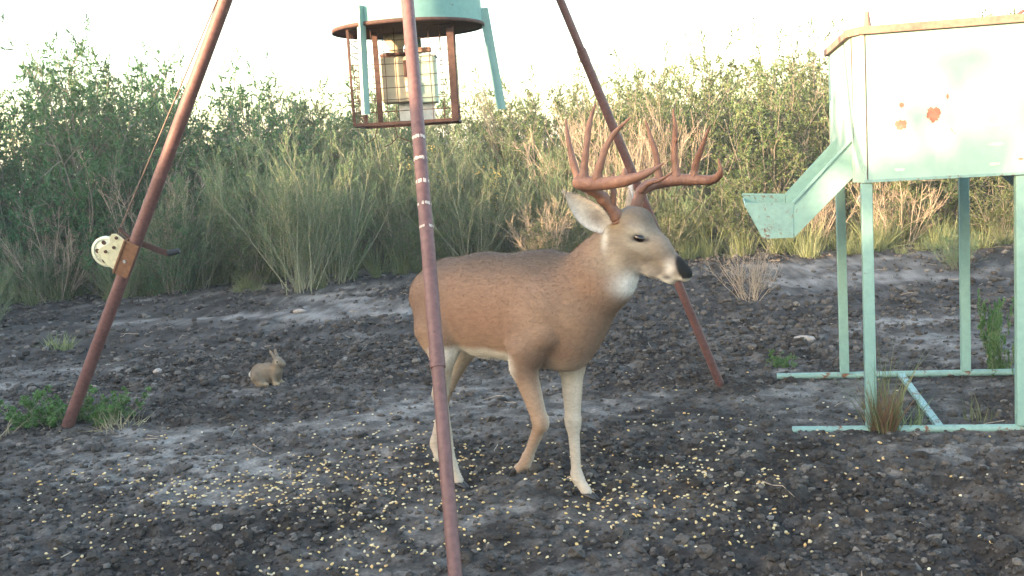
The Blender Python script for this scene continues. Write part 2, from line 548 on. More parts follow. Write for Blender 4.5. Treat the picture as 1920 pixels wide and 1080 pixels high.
set_color(me, "tint", (KTINT[rng.integers(0, 5, n)] * rng.uniform(.8, 1.1, (n, 1)))[own])
tag(link_mesh("corn_spread", me, M['corn']), "loose spread of yellow corn across the dirt below the hanging feeder", "corn", kind="stuff")

# ------------------------------------------------------------------ tripod with winch
APEX = Vector((-.37, 5.05, 3.80))
FEET = {'winch': Vector((-2.564, 6.065, 0)), 'back': Vector((1.154, 6.129, 0)), 'front': Vector((-.20, 2.889, 0))}
tripod = tag(empty("tripod", (APEX.x, APEX.y, 0)), "tall rust-red pipe tripod with a hand winch, standing over the corn", "tripod")
TO = Vector((APEX.x, APEX.y, 0))
def leg(foot, r_low, r_up, split, extra=None):
    foot = foot.copy(); foot.z = hz(foot.x, foot.y) - .03
    d = (APEX - foot); top = foot + d * .985
    top = top + Vector((foot.x - APEX.x, foot.y - APEX.y, 0)).normalized() * .05 + (extra or Vector())
    b = MB(); s = foot.lerp(top, split)
    b.tube([foot - TO, s - TO], r_low, 16)
    o = b.build("leg", M['rust'], tripod)
    MB().tube([foot.lerp(top, split - .01) - TO, top - TO], r_up, 16).build("upper_pipe", M['rust'], o)
    cb = MB(); cb.tube([foot.lerp(top, split - .012) - TO, foot.lerp(top, split + .004) - TO], max(r_low, r_up) + .0015, 16); cb.build("pipe_collar", M['rust'], o)
    return o, foot, top
leg_w, fw, tw = leg(FEET['winch'], .034, .030, .62)
leg_b, fb, tb = leg(FEET['back'], .0235, .0205, .50)
leg_f, ff, tf = leg(FEET['front'], .0205, .0225, .215, Vector((-.04, 0, 0)))
# chalky wear bands round the front leg, each a ragged ring
def band_at(foot, top, t, r, hgt_):
    d = (top - foot).normalized(); c = foot.lerp(top, t)
    nx = d.cross(Vector((1, 0, 0))).normalized(); ny = d.cross(nx)
    nseg = 40; vs = []; fs = []
    for k in range(nseg):
        a = 2 * math.pi * k / nseg; u = nx * math.cos(a) + ny * math.sin(a)
        lo = -hgt_ * random.uniform(.25, .55); hi = hgt_ * random.uniform(.3, .6)
        vs += [c + u * r + d * lo, c + u * r + d * hi]
    for k in range(nseg):
        if random.random() < .24: continue
        k2 = (k + 1) % nseg; fs.append((2 * k, 2 * k2, 2 * k2 + 1, 2 * k + 1))
    return [v - TO for v in vs], fs
for t, h in [(.314, .010), (.333, .012), (.352, .015), (.372, .014), (.391, .014)]:
    vs, fs = band_at(ff, tf, t, .0232, h)
    MB().add(vs, fs, True).build("chalk_band", M['white_paint'], leg_f)
hb = MB(); d = (tf - ff).normalized(); p = ff.lerp(tf, .231)
hb.tube([p + Vector((0, -.0215, 0)) - TO, p + Vector((0, -.0245, .0)) - TO], .004, 10).build("hole_shade_disc", M['black_rubber'], leg_f)  # solid dark disc set on the pipe as the shade inside a hole
# top plate and pulley
MB().lathe([(.0, .03), (.07, .03), (.09, .0), (.09, -.06), (0, -.06)], 20, APEX - TO + Vector((0, 0, .01))).build("apex_cap", M['rust'], tripod)
pul = MB(); pul.lathe([(.0, -.012), (.05, -.012), (.04, -.004), (.04, .004), (.05, .012), (0, .012)], 24, Vector((0, 0, -.13)) + APEX - TO, M=Matrix.Rotation(RAD(90), 3, 'X'))
pul.bar(Vector((0, 0, -.04)) + APEX - TO, Vector((0, 0, -.14)) + APEX - TO, .012, .05)
pul.build("pulley", M['rust_dark'], tripod)

# winch on the left leg
wl = (tw - fw).normalized()
W = fw.lerp(tw, .262)                          # centre of the bracket on the pipe
toc = Vector((0, -1, 0)); toc = (toc - wl * toc.dot(wl)).normalized()     # towards the clearing
sd = wl.cross(toc).normalized()
if sd.x > 0: sd = -sd                          # outwards, away from the tripod
WM = Matrix((sd, toc, wl)).transposed()
winch = empty("winch", (0, 0, 0), 0, tripod)
winch_loc = W - TO
def wp(a, b, c): return winch_loc + WM @ Vector((a, b, c))
br = MB()
br.box(wp(.040, .012, 0), (.012, .085, .20), WM, .003)
br.box(wp(.004, .044, 0), (.085, .010, .20), WM, .003)
brk = br.build("bracket", rust_metal('orange_rust', (.12, .058, .03), (.20, .095, .05), .8), tripod)
bpy.data.objects.remove(winch)
brk.name = "winch"
winch = brk
MB().tube([wp(.004, .049, -.01), wp(.004, .058, -.01)], .009, 6).build("bolt", M['galv'], winch)
# side plate, a rounded cheek of cream painted steel
def disc_poly(cx_, cz_, r, a0, a1, n): return [(cx_ + r * math.cos(a0 + (a1 - a0) * i / n), cz_ + r * math.sin(a0 + (a1 - a0) * i / n)) for i in range(n + 1)]
ch = [(.047, -.088), (.047, .092), (.072, .100), (.100, .104), (.120, .092), (.126, .070), (.112, .048), (.128, .022), (.150, -.004), (.158, -.030), (.140, -.052), (.09, -.078)]
MB().prism([wp(x, .030, z) for x, z in ch], WM @ Vector((0, .006, 0))).build("cheek_plate", M['cream'], winch)
# gear wheel behind the cheek: rim, solid web, dark discs as shade of openings
gw = MB()
Mg = WM @ Matrix.Rotation(RAD(90), 3, 'X')
gc = wp(.118, .010, -.022)
gw.lathe([(.070, -.008), (.084, -.008), (.084, .010), (.070, .010), (.070, -.008)], 36, gc, M=Mg)
gw.lathe([(0, -.004), (.075, -.004), (.075, .003), (0, .003)], 36, gc, M=Mg)
gw.lathe([(0, -.010), (.026, -.010), (.026, .010), (0, .010)], 20, gc, M=Mg)
gwo = gw.build("gear_wheel", plain('pale_gear', (.56, .58, .46), .5, .12), winch)
for k in range(5):
    a = 2 * math.pi * k / 5 + .9
    v = WM @ Vector((math.cos(a), 0, math.sin(a))) * .052
    MB().tube([gc + v + WM @ Vector((0, -.006, 0)), gc + v + WM @ Vector((0, .0055, 0))], .0125, 14).build("opening_shade_disc", M['rust_dark'], gwo)
for (a_, c_) in ((.085, .03), (.118, -.012), (.09, .086)):
    MB().tube([wp(a_, .030, c_), wp(a_, .043, c_)], .009, 8).build("axle_end", M['rust_dark'], winch)
dr = MB(); dr.tube([wp(.10, .0, .0), wp(.10, -.07, .0)], .03, 16); dr.lathe([(.0, 0), (.06, 0), (.06, .006), (0, .006)], 24, wp(.10, -.07, 0), M=Mg)
dr.build("drum", M['rust_dark'], winch)
ar = MB(); ar.tube([wp(.05, -.02, .095), wp(.085, .0, .118), wp(.105, .0, .128)], [.012, .010, .012], 8); ar.tube([wp(.02, .0, .10), wp(.10, .0, .118)], .007, 8)
ar.build("cable_guide", M['rust_dark'], winch)
hd = MB()
hp = [Vector((-1.965, 5.87, 1.042)), Vector((-1.90, 5.87, 1.01)), Vector((-1.826, 5.87, .977)), Vector((-1.765, 5.87, .989))]
hd.bar(hp[0] - TO, hp[1] - TO, .008, .03); hd.bar(hp[1] - TO, hp[2] - TO, .009, .032)
hd.tube([wp(.08, -.02, .03), hp[0] - TO], .009, 8)
hnd = hd.build("crank_handle", M['rust_dark'], winch)
MB().tube([hp[2] - TO, hp[3] - TO], [.0165, .0145], 12).build("grip", M['black_rubber'], hnd)
# cable from drum over the pulley down to the hanging barrel
cab = MB()
c0 = TO + wp(.10, .0, .12)
cab.tube([TO + wp(.10, -.03, .02), c0, APEX + Vector((-.05, 0, -.13))], .0042, 6)
cab.tube([APEX + Vector((-.05, 0, -.13)), APEX + Vector((0, 0, -.075)), APEX + Vector((.05, 0, -.13)), Vector((-.385, 5.05, 3.12))], .0042, 6)
tag(cab.build("winch_cable", M['cable']), "thin steel cable running from the winch up over the tripod top", "cable")

# ------------------------------------------------------------------ hanging barrel feeder
BC = Vector((-.394, 5.05, 0))
feeder = tag(empty("hanging_feeder", (BC.x, BC.y, 1.55)), "aqua barrel feeder with rusty wire cage, hanging under the tripod", "feeder")
FO = Vector((BC.x, BC.y, 1.55))
def fp(x, y, z): return Vector((x, y, z)) - FO
bar_ = MB()
R0 = .333
bar_.lathe([(0.06, 1.962), (R0 - .004, 1.985), (R0, 1.990), (R0, 2.25), (R0 + .006, 2.262), (R0, 2.274), (R0, 2.56), (R0 + .006, 2.572), (R0, 2.584), (R0, 2.86)], 64, (0, 0, -1.55))
bd = bar_.build("barrel", M['barrel'], feeder)
MB().lathe([(R0 - .006, 1.978), (R0 + .009, 1.972), (R0 + .009, 1.988), (R0 - .004, 1.991)], 64, (0, 0, -1.55)).build("bottom_rim", M['rust_dark'], bd)
MB().lathe([(0.0, 1.956), (.2, 1.963), (R0 - .004, 1.979)], 64, (0, 0, -1.55)).build("floor_pan", M['rust_dark'], bd)
MB().lathe([(R0 + .012, 2.83), (R0 + .012, 2.865), (.1, 2.98), (0, 2.985)], 48, (0, 0, -1.55)).build("lid", M['barrel'], feeder)
hl = MB(); hl.tube([fp(BC.x - .1, 5.05, 2.95), fp(BC.x - .06, 5.05, 3.06), fp(BC.x, 5.05, 3.13), fp(BC.x + .06, 5.05, 3.06), fp(BC.x + .1, 5.05, 2.95)], .007, 8)
hl.build("lifting_bail", M['galv'], feeder)
def angle_leg(top, bot, out):
    """short folded-angle leg bolted to the barrel's side"""
    out = Vector(out).normalized(); t = (Vector(bot) - Vector(top)).normalized(); sdv = t.cross(out).normalized()
    b = MB()
    for (o, s) in ((out, sdv), (sdv, out)):
        w = .042; th = .005
        A = Vector(top); B = Vector(bot)
        q = [A, A + o * w, A + o * w + s * th, A + s * th]
        b.prism(q, B - A)
    return b.build("leg", M['mint'], feeder)
for ang, lean in ((RAD(241), .02), (RAD(2), .055), (RAD(92), .02)):
    o = Vector((math.cos(ang), math.sin(ang), 0))
    tpt = Vector((BC.x, BC.y, 2.055)) + o * (R0 - .012); bpt = Vector((BC.x, BC.y, 1.60)) + o * (R0 - .012 + lean)
    angle_leg(tpt - FO, bpt - FO, o)
# cage
x0, x1, y0, y1, zb, zt = -.642, -.195, 4.84, 5.27, 1.560, 1.968
fr = MB()
for (A, B, w) in [((x0, y0, zb), (x1, y0, zb), .013), ((x0, y1, zb), (x1, y1, zb), .012), ((x0, y0, zb), (x0, y1, zb), .012), ((x1, y0, zb), (x1, y1, zb), .013),
                  ((x0, y0, zb), (x0, y0, zt), .010), ((x0, y1, zb), (x0, y1, zt), .018)]:
    fr.bar(fp(*A), fp(*B), w, w)
fr.build("cage_frame", M['rust_dark'], feeder)
pl = MB(); pl.bar(fp(x1 - .006, y0, zb - .006), fp(x1 - .006, y0, zt - .015), .030, .006); pl.bar(fp(x1 + .010, y0 + .02, zb), fp(x1 + .010, y0 + .02, zt), .005, .034)
pl.build("corner_post", M['rust_dark'], feeder)
pl = MB(); pl.bar(fp(x0 + .105, y0 + .10, zb), fp(x0 + .105, y0 + .10, zt), .022, .02); pl.build("corner_post", M['rust_dark'], feeder)
def wire_panel(P, U, V, nu, nv):
    b = MB(); P = Vector(P); U = Vector(U); V = Vector(V)
    for i in range(nu + 1):
        a = P + U * (i / nu); j = Vector((random.uniform(-.004, .004), random.uniform(-.004, .004), 0))
        b.tube([fp(*a), fp(*(a + V * .5 + j)), fp(*(a + V))], .0017, 5, False)
    for i in range(nv + 1):
        a = P + V * (i / nv); j = Vector((0, 0, random.uniform(-.005, .005)))
        b.tube([fp(*(a + Vector((.0, -.002, 0)))), fp(*(a + U * .5 + j)), fp(*(a + U))], .0017, 5, False)
    return b.build("wire_panel", M['rust_dark'], feeder)
wire_panel((x0, y0, zb), (x1 - x0, 0, 0), (0, 0, zt - zb), 9, 8)
wire_panel((x0, y1, zb), (x1 - x0, 0, 0), (0, 0, zt - zb), 6, 6)
wire_panel((x0, y0, zb), (0, y1 - y0, 0), (0, 0, zt - zb), 8, 8)
wire_panel((x1, y0, zb), (0, y1 - y0, 0), (0, 0, zt - zb), 8, 8)
wire_panel((x0, y0, zb), (x1 - x0, 0, 0), (0, y1 - y0, 0), 8, 8)
# spinner unit and battery box inside the cage
sp = MB(); sp.lathe([(0, 1.93), (.055, 1.96), (.05, 1.93), (.032, 1.90), (.030, 1.86), (0, 1.86)], 20, (-.455 - FO.x, 0, -1.55))
sp.build("drop_funnel", M['beige_box'], feeder)
sp = MB(); sp.lathe([(0, 1.862), (.075, 1.862), (.078, 1.873), (.075, 1.866), (0, 1.868)], 24, (-.455 - FO.x, 0, -1.55)); sp.build("spinner_plate", M['rust_dark'], feeder)
bx = MB().box(fp(-.455, 5.05, 1.755), (.145, .16, .20), None, .008).build("control_box", M['beige_box'], feeder)
MB().box(fp(-.415, 4.966, 1.80), (.012, .008, .075), None, .002).build("latch", M['rust_dark'], bx)
MB().box(fp(-.402, 4.966, 1.72), (.03, .008, .05), None, .002).build("dial", M['galv'], bx)
bx = MB().box(fp(-.325, 5.07, 1.75), (.085, .15, .205), None, .006).build("battery_box", M['mint_box'], feeder)
MB().box(fp(-.325, 5.07, 1.857), (.095, .16, .012), None, .003).build("lid_strip", M['galv'], bx)
pb = MB(); pb.box(fp(-.36, 5.06, 1.885), (.12, .05, .022), None, .004); pb.build("mount_bar", M['rust_lid'], feeder)
MB().bar(fp(-.46, 5.05, 1.648), fp(-.30, 5.05, 1.648), .02, .16).build("shelf", M['galv'], feeder)
ws = MB()
for (a, b_, c_) in [((-.53, 4.85, 1.59), (-.56, 4.86, 1.50), (-.60, 4.86, 1.478)), ((-.47, 4.85, 1.57), (-.46, 4.86, 1.50), (-.40, 4.85, 1.475)), ((-.46, 4.86, 1.50), (-.49, 4.85, 1.47), (-.52, 4.85, 1.46))]:
    ws.tube([fp(*a), fp(*b_), fp(*c_)], .0022, 5)
ws.build("loose_wire", M['rust_dark'], feeder)

# ------------------------------------------------------------------ box feeder on rails
BXC = (2.06, 5.483)
gz0 = hz(*BXC)
boxf = tag(empty("box_feeder", (BXC[0], BXC[1], 0), RAD(-11.5)), "mint green sheet-metal box feeder with side chutes on four legs", "feeder")
wl_, dl_ = .33, .60
zB, zT = 1.172, 1.845
# hopper shell with a chamfered front left corner
fpx = [(-.372, .60), (-.372, -.535), (-.335, -.635), (.345, -.635), (.345, .60)]
hop = MB()
n = len(fpx)
lo = [(x, y, zB) for x, y in fpx]; hi = [(x, y, zT) for x, y in fpx]
hop.add(lo + hi, [(i, (i + 1) % n, n + (i + 1) % n, n + i) for i in range(n)] + [tuple(range(n - 1, -1, -1))])
hp_ = hop.build("hopper", M['mint_hopper'], boxf)
sm = MB(); sm.bar((-.322, -.6368, zB + .01), (-.322, -.6368, zT - .01), .0035, .003); sm.bar((-.366, -.541, zB + .01), (-.370, -.541, zT - .01), .004, .012)
sm.build("seam", M['rust_dark'], hp_)
fl_ = MB(); fl_.bar((-.332, -.6375, zB + .006), (.345, -.6375, zB + .006), .012, .005, up=(0, 1, 0)); fl_.build("bottom_flange", M['mint_worn'], hp_)
# scraped rust spots on the front
def blot(cx_, cz_, rx_, rz_, seed):
    r = random.Random(seed); n_ = 26
    pts = []
    for i in range(n_):
        a = 2 * math.pi * i / n_; k = r.uniform(.72, 1.1)
        pts.append((cx_ + math.cos(a) * rx_ * k, -.6365, cz_ + math.sin(a) * rz_ * k))
    return MB().add(pts, [tuple(range(n_))])
rp = rust_metal('rust_patch', (.25, .09, .06), (.42, .20, .14), .85)
for (a, b_, rx_, rz_, sd_) in ((-.175, 1.42, .028, .024, 3), (-.04, 1.455, .032, .034, 5), (-.172, 1.505, .012, .013, 8), (.02, 1.53, .007, .012, 9), (.318, 1.24, .012, .006, 12)):
    blot(a, b_, rx_, rz_, sd_).build("rust_spot", rp, hp_)
wm_ = plain('cream_scrape', (.72, .68, .52), .6, .15, 80)
for (a, b_, w_) in ((-.185, 1.308, .075), (-.185, 1.222, .05), (.218, 1.395, .07), (.218, 1.310, .065), (.212, 1.225, .05)):
    blot(a, b_, w_ / 2, .007, int(b_ * 1000)).build("scrape_mark", wm_, hp_)
# flat lid with folded rim
ld = MB()
ov = [(-.392, .625), (-.392, -.545), (-.345, -.658), (.362, -.658), (.362, .625)]
lo = [(x, y, zT - .022) for x, y in ov]; hi = [(x, y, zT + .012) for x, y in ov]
ld.add(lo + hi, [(i, (i + 1) % n, n + (i + 1) % n, n + i) for i in range(n)] + [tuple(range(n, 2 * n)), tuple(range(n - 1, -1, -1))])
ldo = ld.build("lid", M['rust_lid'], boxf)
lh = MB(); lh.tube([(.345, -.3, zT + .01), (.41, -.3, zT + .055), (.47, -.3, zT + .05), (.50, -.3, zT + .0)], .008, 8); lh.build("lid_hook", M['rust'], ldo)
lb = MB(); lb.tube([(-.31, -.64, zT + .01), (-.312, -.642, zT + .075)], [.018, .010], 8); lb.build("lid_stop", M['rust_lid'], ldo)
# chutes on both sides
def chute(sx):
    c = empty("chute", (0, 0, 0), 0, boxf)
    X = lambda q: sx * q
    yn, yf = -.50, .22
    th = .006
    prof_side = [(.372, 1.365), (.640, 1.088), (.640, .928), (.372, 1.192)]        # sloping channel
    prof_end = [(.640, 1.088), (.862, 1.102), (.782, .928), (.640, .928)]         # trough at its foot
    for (y, nm) in ((yn, "near_side"), (yf, "far_side")):
        MB().prism([(X(a), y, z) for a, z in prof_side], (0, th, 0)).build("side_plate", M['mint'], c)
        MB().prism([(X(a) + sx * .002, y - .003, z) for a, z in prof_end], (0, th, 0)).build("trough_plate", M['mint_worn'], c)
    fb_ = MB()
    fb_.prism([(X(.372), yn + th, 1.192), (X(.640), yn + th, .928), (X(.640), yn + th, .936), (X(.372), yn + th, 1.200)], (0, yf - yn - th, 0))
    fb_.prism([(X(.640), yn + th, .928), (X(.782), yn + th, .928), (X(.782), yn + th, .935), (X(.640), yn + th, .935)], (0, yf - yn - th, 0))
    fb_.prism([(X(.782), yn + th, .928), (X(.862), yn + th, 1.085), (X(.857), yn + th, 1.088), (X(.777), yn + th, .934)], (0, yf - yn - th, 0))
    fb_.build("floor_plate", M['mint_worn'], c)
    for A_, B_ in (((.372, yn - .004, 1.368), (.642, yn - .004, 1.090)), ((.372, yf + .008, 1.368), (.642, yf + .008, 1.090)), ((.642, yf + .008, 1.092), (.864, yf + .008, 1.106))):
        MB().bar((X(A_[0]), A_[1], A_[2]), (X(B_[0]), B_[1], B_[2]), .014, .010).build("rolled_edge", M['mint'], c)
    return c
chute(-1); chute(1)
def bleg(x, y, top, r=.0245):
    g = hz(BXC[0] + x * .98 + y * .199, BXC[1] - x * .199 + y * .98)
    b = MB(); b.box((x, y, (top + .045) / 2), (2 * r, 2 * r, top - .045), None, .004)
    return b.build("leg", M['mint'], boxf)
LEGS = [(-.325, -.605), (.325, -.605), (-.325, .60), (.325, .60)]
for (x, y) in LEGS: bleg(x, y, zB - .004)
MB().box((-.325, -.605, .012), (.03, .03, .04)).build("foot", M['mint_worn'], boxf)
def rail(y, xa, xb):
    b = MB(); b.tube([(xa, y, .030), (xb, y, .030)], .019, 14)
    return b.build("rail", M['mint_worn'], boxf)
rail(-.605, -.68, .75); rail(.60, -.70, .75)
MB().bar((-.02, -.587, .030), (-.02, .581, .030), .034, .020).build("cross_brace", M['mint_worn'], boxf)
for xx in (-.325 - .021, .325 + .021):
    ey = MB(); ey.tube([(xx + .014 * math.cos(a), -.605 - .012, 1.10 + .016 * math.sin(a)) for a in np.linspace(0, 6.28, 12)], .0035, 6)
    ey.build("eye_bolt", M['galv'], boxf)

# ------------------------------------------------------------------ animals: smooth bodies from blended tapered limbs
def rcone(P, a, b, r1, r2, sc):
    """distance to a tapered capsule; sc squeezes it sideways"""
    a = np.asarray(a, np.float32) / sc; b = np.asarray(b, np.float32) / sc
    Q = P / sc
    ab = b - a; t = np.clip(((Q - a) @ ab) / max(float(ab @ ab), 1e-9), 0, 1)
    d = np.linalg.norm(Q - a - t[..., None] * ab, axis=-1) - (r1 + (r2 - r1) * t)
    return d * float(np.min(sc)) ** .5

def sdf_body(prims, lo, hi, h):
    lo = np.array(lo, np.float32); nn = np.ceil((np.array(hi) - lo) / h).astype(int) + 1
    ax = [lo[i] + h * np.arange(nn[i], dtype=np.float32) for i in range(3)]
    Fd = np.full(nn, .2, np.float32)
    for p in prims:
        a, b, r1, r2, k = np.array(p[0], float), np.array(p[1], float), p[2], p[3], p[4]
        sc = np.array(p[5] if len(p) > 5 and p[5] is not None else (1, 1, 1), np.float32)
        sub = len(p) > 6 and p[6]
        m = max(r1, r2) * max(1.0, float(sc.max())) + k + 2 * h
        s0 = np.clip(((np.minimum(a, b) - m - lo) / h).astype(int), 0, nn - 1)
        s1 = np.clip(((np.maximum(a, b) + m - lo) / h).astype(int) + 2, 1, nn)
        sl = tuple(slice(s0[i], s1[i]) for i in range(3))
        G = np.stack(np.meshgrid(*[ax[i][sl[i]] for i in range(3)], indexing='ij'), -1)
        d = rcone(G, a, b, r1, r2, sc); f = Fd[sl]
        if sub:
            d = -d; hh = np.clip(k - np.abs(f - d), 0, None) / k
            Fd[sl] = np.maximum(f, d) + hh * hh * k * .25
        else:
            hh = np.clip(k - np.abs(f - d), 0, None) / k
            Fd[sl] = np.minimum(f, d) - hh * hh * k * .25
    return surface_nets(Fd, lo, h)

def surface_nets(Fd, lo, h):
    ins = Fd < 0
    cnt = np.zeros(np.array(Fd.shape) - 1, np.int8)
    offs = [(i, j, k) for i in (0, 1) for j in (0, 1) for k in (0, 1)]
    S = np.array(Fd.shape) - 1
    def sh(A, o): return A[o[0]:o[0] + S[0], o[1]:o[1] + S[1], o[2]:o[2] + S[2]]
    for o in offs: cnt += sh(ins, o)
    act = (cnt > 0) & (cnt < 8)
    I = np.argwhere(act); ids = np.full(S, -1, np.int64); ids[act] = np.arange(len(I))
    val = {o: Fd[I[:, 0] + o[0], I[:, 1] + o[1], I[:, 2] + o[2]] for o in offs}
    acc = np.zeros((len(I), 3)); c = np.zeros(len(I))
    for o in offs:
        for axx in range(3):
            if o[axx]: continue
            o2 = list(o); o2[axx] = 1; o2 = tuple(o2)
            a, b = val[o], val[o2]; cr = (a < 0) != (b < 0)
            t = np.where(cr, a / np.where(cr, a - b, 1), 0)
            p = np.array(o, float)[None].repeat(len(I), 0); p[:, axx] += t
            acc[cr] += p[cr]; c[cr] += 1
    V = lo + h * (I + acc / c[:, None])
    quads = []
    for axx in range(3):
        u, v = [(1, 2), (2, 0), (0, 1)][axx]
        A = np.take(ins, range(0, ins.shape[axx] - 1), axx); B = np.take(ins, range(1, ins.shape[axx]), axx)
        E_ = np.argwhere(A != B)
        ok = (E_[:, u] > 0) & (E_[:, v] > 0) & (E_[:, u] < S[u]) & (E_[:, v] < S[v]); E_ = E_[ok]
        def cid(du, dv):
            q = E_.copy(); q[:, u] -= du; q[:, v] -= dv; return ids[q[:, 0], q[:, 1], q[:, 2]]
        qd = np.stack([cid(1, 1), cid(0, 1), cid(0, 0), cid(1, 0)], 1)
        fl = ~ins[E_[:, 0], E_[:, 1], E_[:, 2]]
        qd[fl] = qd[fl][:, ::-1]
        quads.append(qd)
    return V, np.concatenate(quads)

def smooth_verts(V, Fq, it=2, lam=.5):
    e = np.concatenate([Fq[:, [0, 1]], Fq[:, [1, 2]], Fq[:, [2, 3]], Fq[:, [3, 0]]])
    for _ in range(it):
        acc = np.zeros_like(V); n = np.zeros(len(V))
        for k in range(3):
            acc[:, k] = np.bincount(e[:, 0], V[e[:, 1], k], len(V)) + np.bincount(e[:, 1], V[e[:, 0], k], len(V))
        n = np.bincount(e[:, 0], minlength=len(V)) + np.bincount(e[:, 1], minlength=len(V))
        V = V + lam * (acc / n[:, None] - V)
    return V

def fur(name, V, N, cols, count, length, lay, radius, parent, mat, seed=1):
    """short coat: one tapered strand per root, laid along the coat direction"""
    r = np.random.default_rng(seed)
    idx = r.integers(0, len(V), count)
    P = V[idx] + r.normal(0, .002, (count, 3)); n = N[idx]; L = length[idx] * r.uniform(.6, 1.2, count)
    d = lay[idx]; d = d - n * np.sum(d * n, 1)[:, None]; d /= np.linalg.norm(d, axis=1)[:, None] + 1e-6
    d = d + r.normal(0, .12, (count, 3))
    P = P - n * .002
    p1 = P + (n * .40 + d * .8) * (L * .5)[:, None]; p2 = p1 + (n * .05 + d * .95) * (L * .55)[:, None]
    hc = bpy.data.hair_curves.new(name)
    hc.add_curves([3] * count)
    pts = np.stack([P, p1, p2], 1).astype(np.float32)
    hc.attributes['position'].data.foreach_set('vector', pts.ravel())
    ra = hc.attributes.get('radius') or hc.attributes.new('radius', 'FLOAT', 'POINT')
    ra.data.foreach_set('value', np.tile(np.array([1, .8, .15], np.float32) * radius, count))
    ca = hc.attributes.new('coat', 'FLOAT_COLOR', 'CURVE')
    c4 = np.ones((count, 4), np.float32); c4[:, :3] = cols[idx] * r.uniform(.75, 1.2, (count, 1)); ca.data.foreach_set('color', c4.ravel())
    o = bpy.data.objects.new(name, hc); COL.objects.link(o); o.parent = parent
    hc.materials.append(mat)
    return o

def normals_of(me):
    n = np.zeros(len(me.vertices) * 3, np.float32); me.vertices.foreach_get("normal", n); return n.reshape(-1, 3)

def coat_mat(name):
    m, nt, b = new_mat(name)
    a = nd(nt, "ShaderNodeAttribute", attribute_name="coat")
    tc = nd(nt, "ShaderNodeTexCoord"); mp = nd(nt, "ShaderNodeMapping")
    mp.inputs['Rotation'].default_value = (0, RAD(-28), 0); mp.inputs['Scale'].default_value = (26, 80, 85)
    nt.links.new(tc.outputs['Object'], mp.inputs['Vector'])
    n = noise_node(nt, 1.0, 5, .75, vec=mp.outputs[0]); r = ramp(nt, n.outputs[0], [(.30, (.80,) * 3), (.70, (1.16,) * 3)])
    nt.links.new(mix(nt, 1.0, a.outputs['Color'], r.outputs[0], 'MULTIPLY'), b.inputs['Base Color'])
    b.inputs['Roughness'].default_value = .75; b.inputs['Specular IOR Level'].default_value = .15
    bump(nt, b, noise_node(nt, 240, 3).outputs[0], .25, .002)
    return m
M['coat'] = coat_mat('coat')

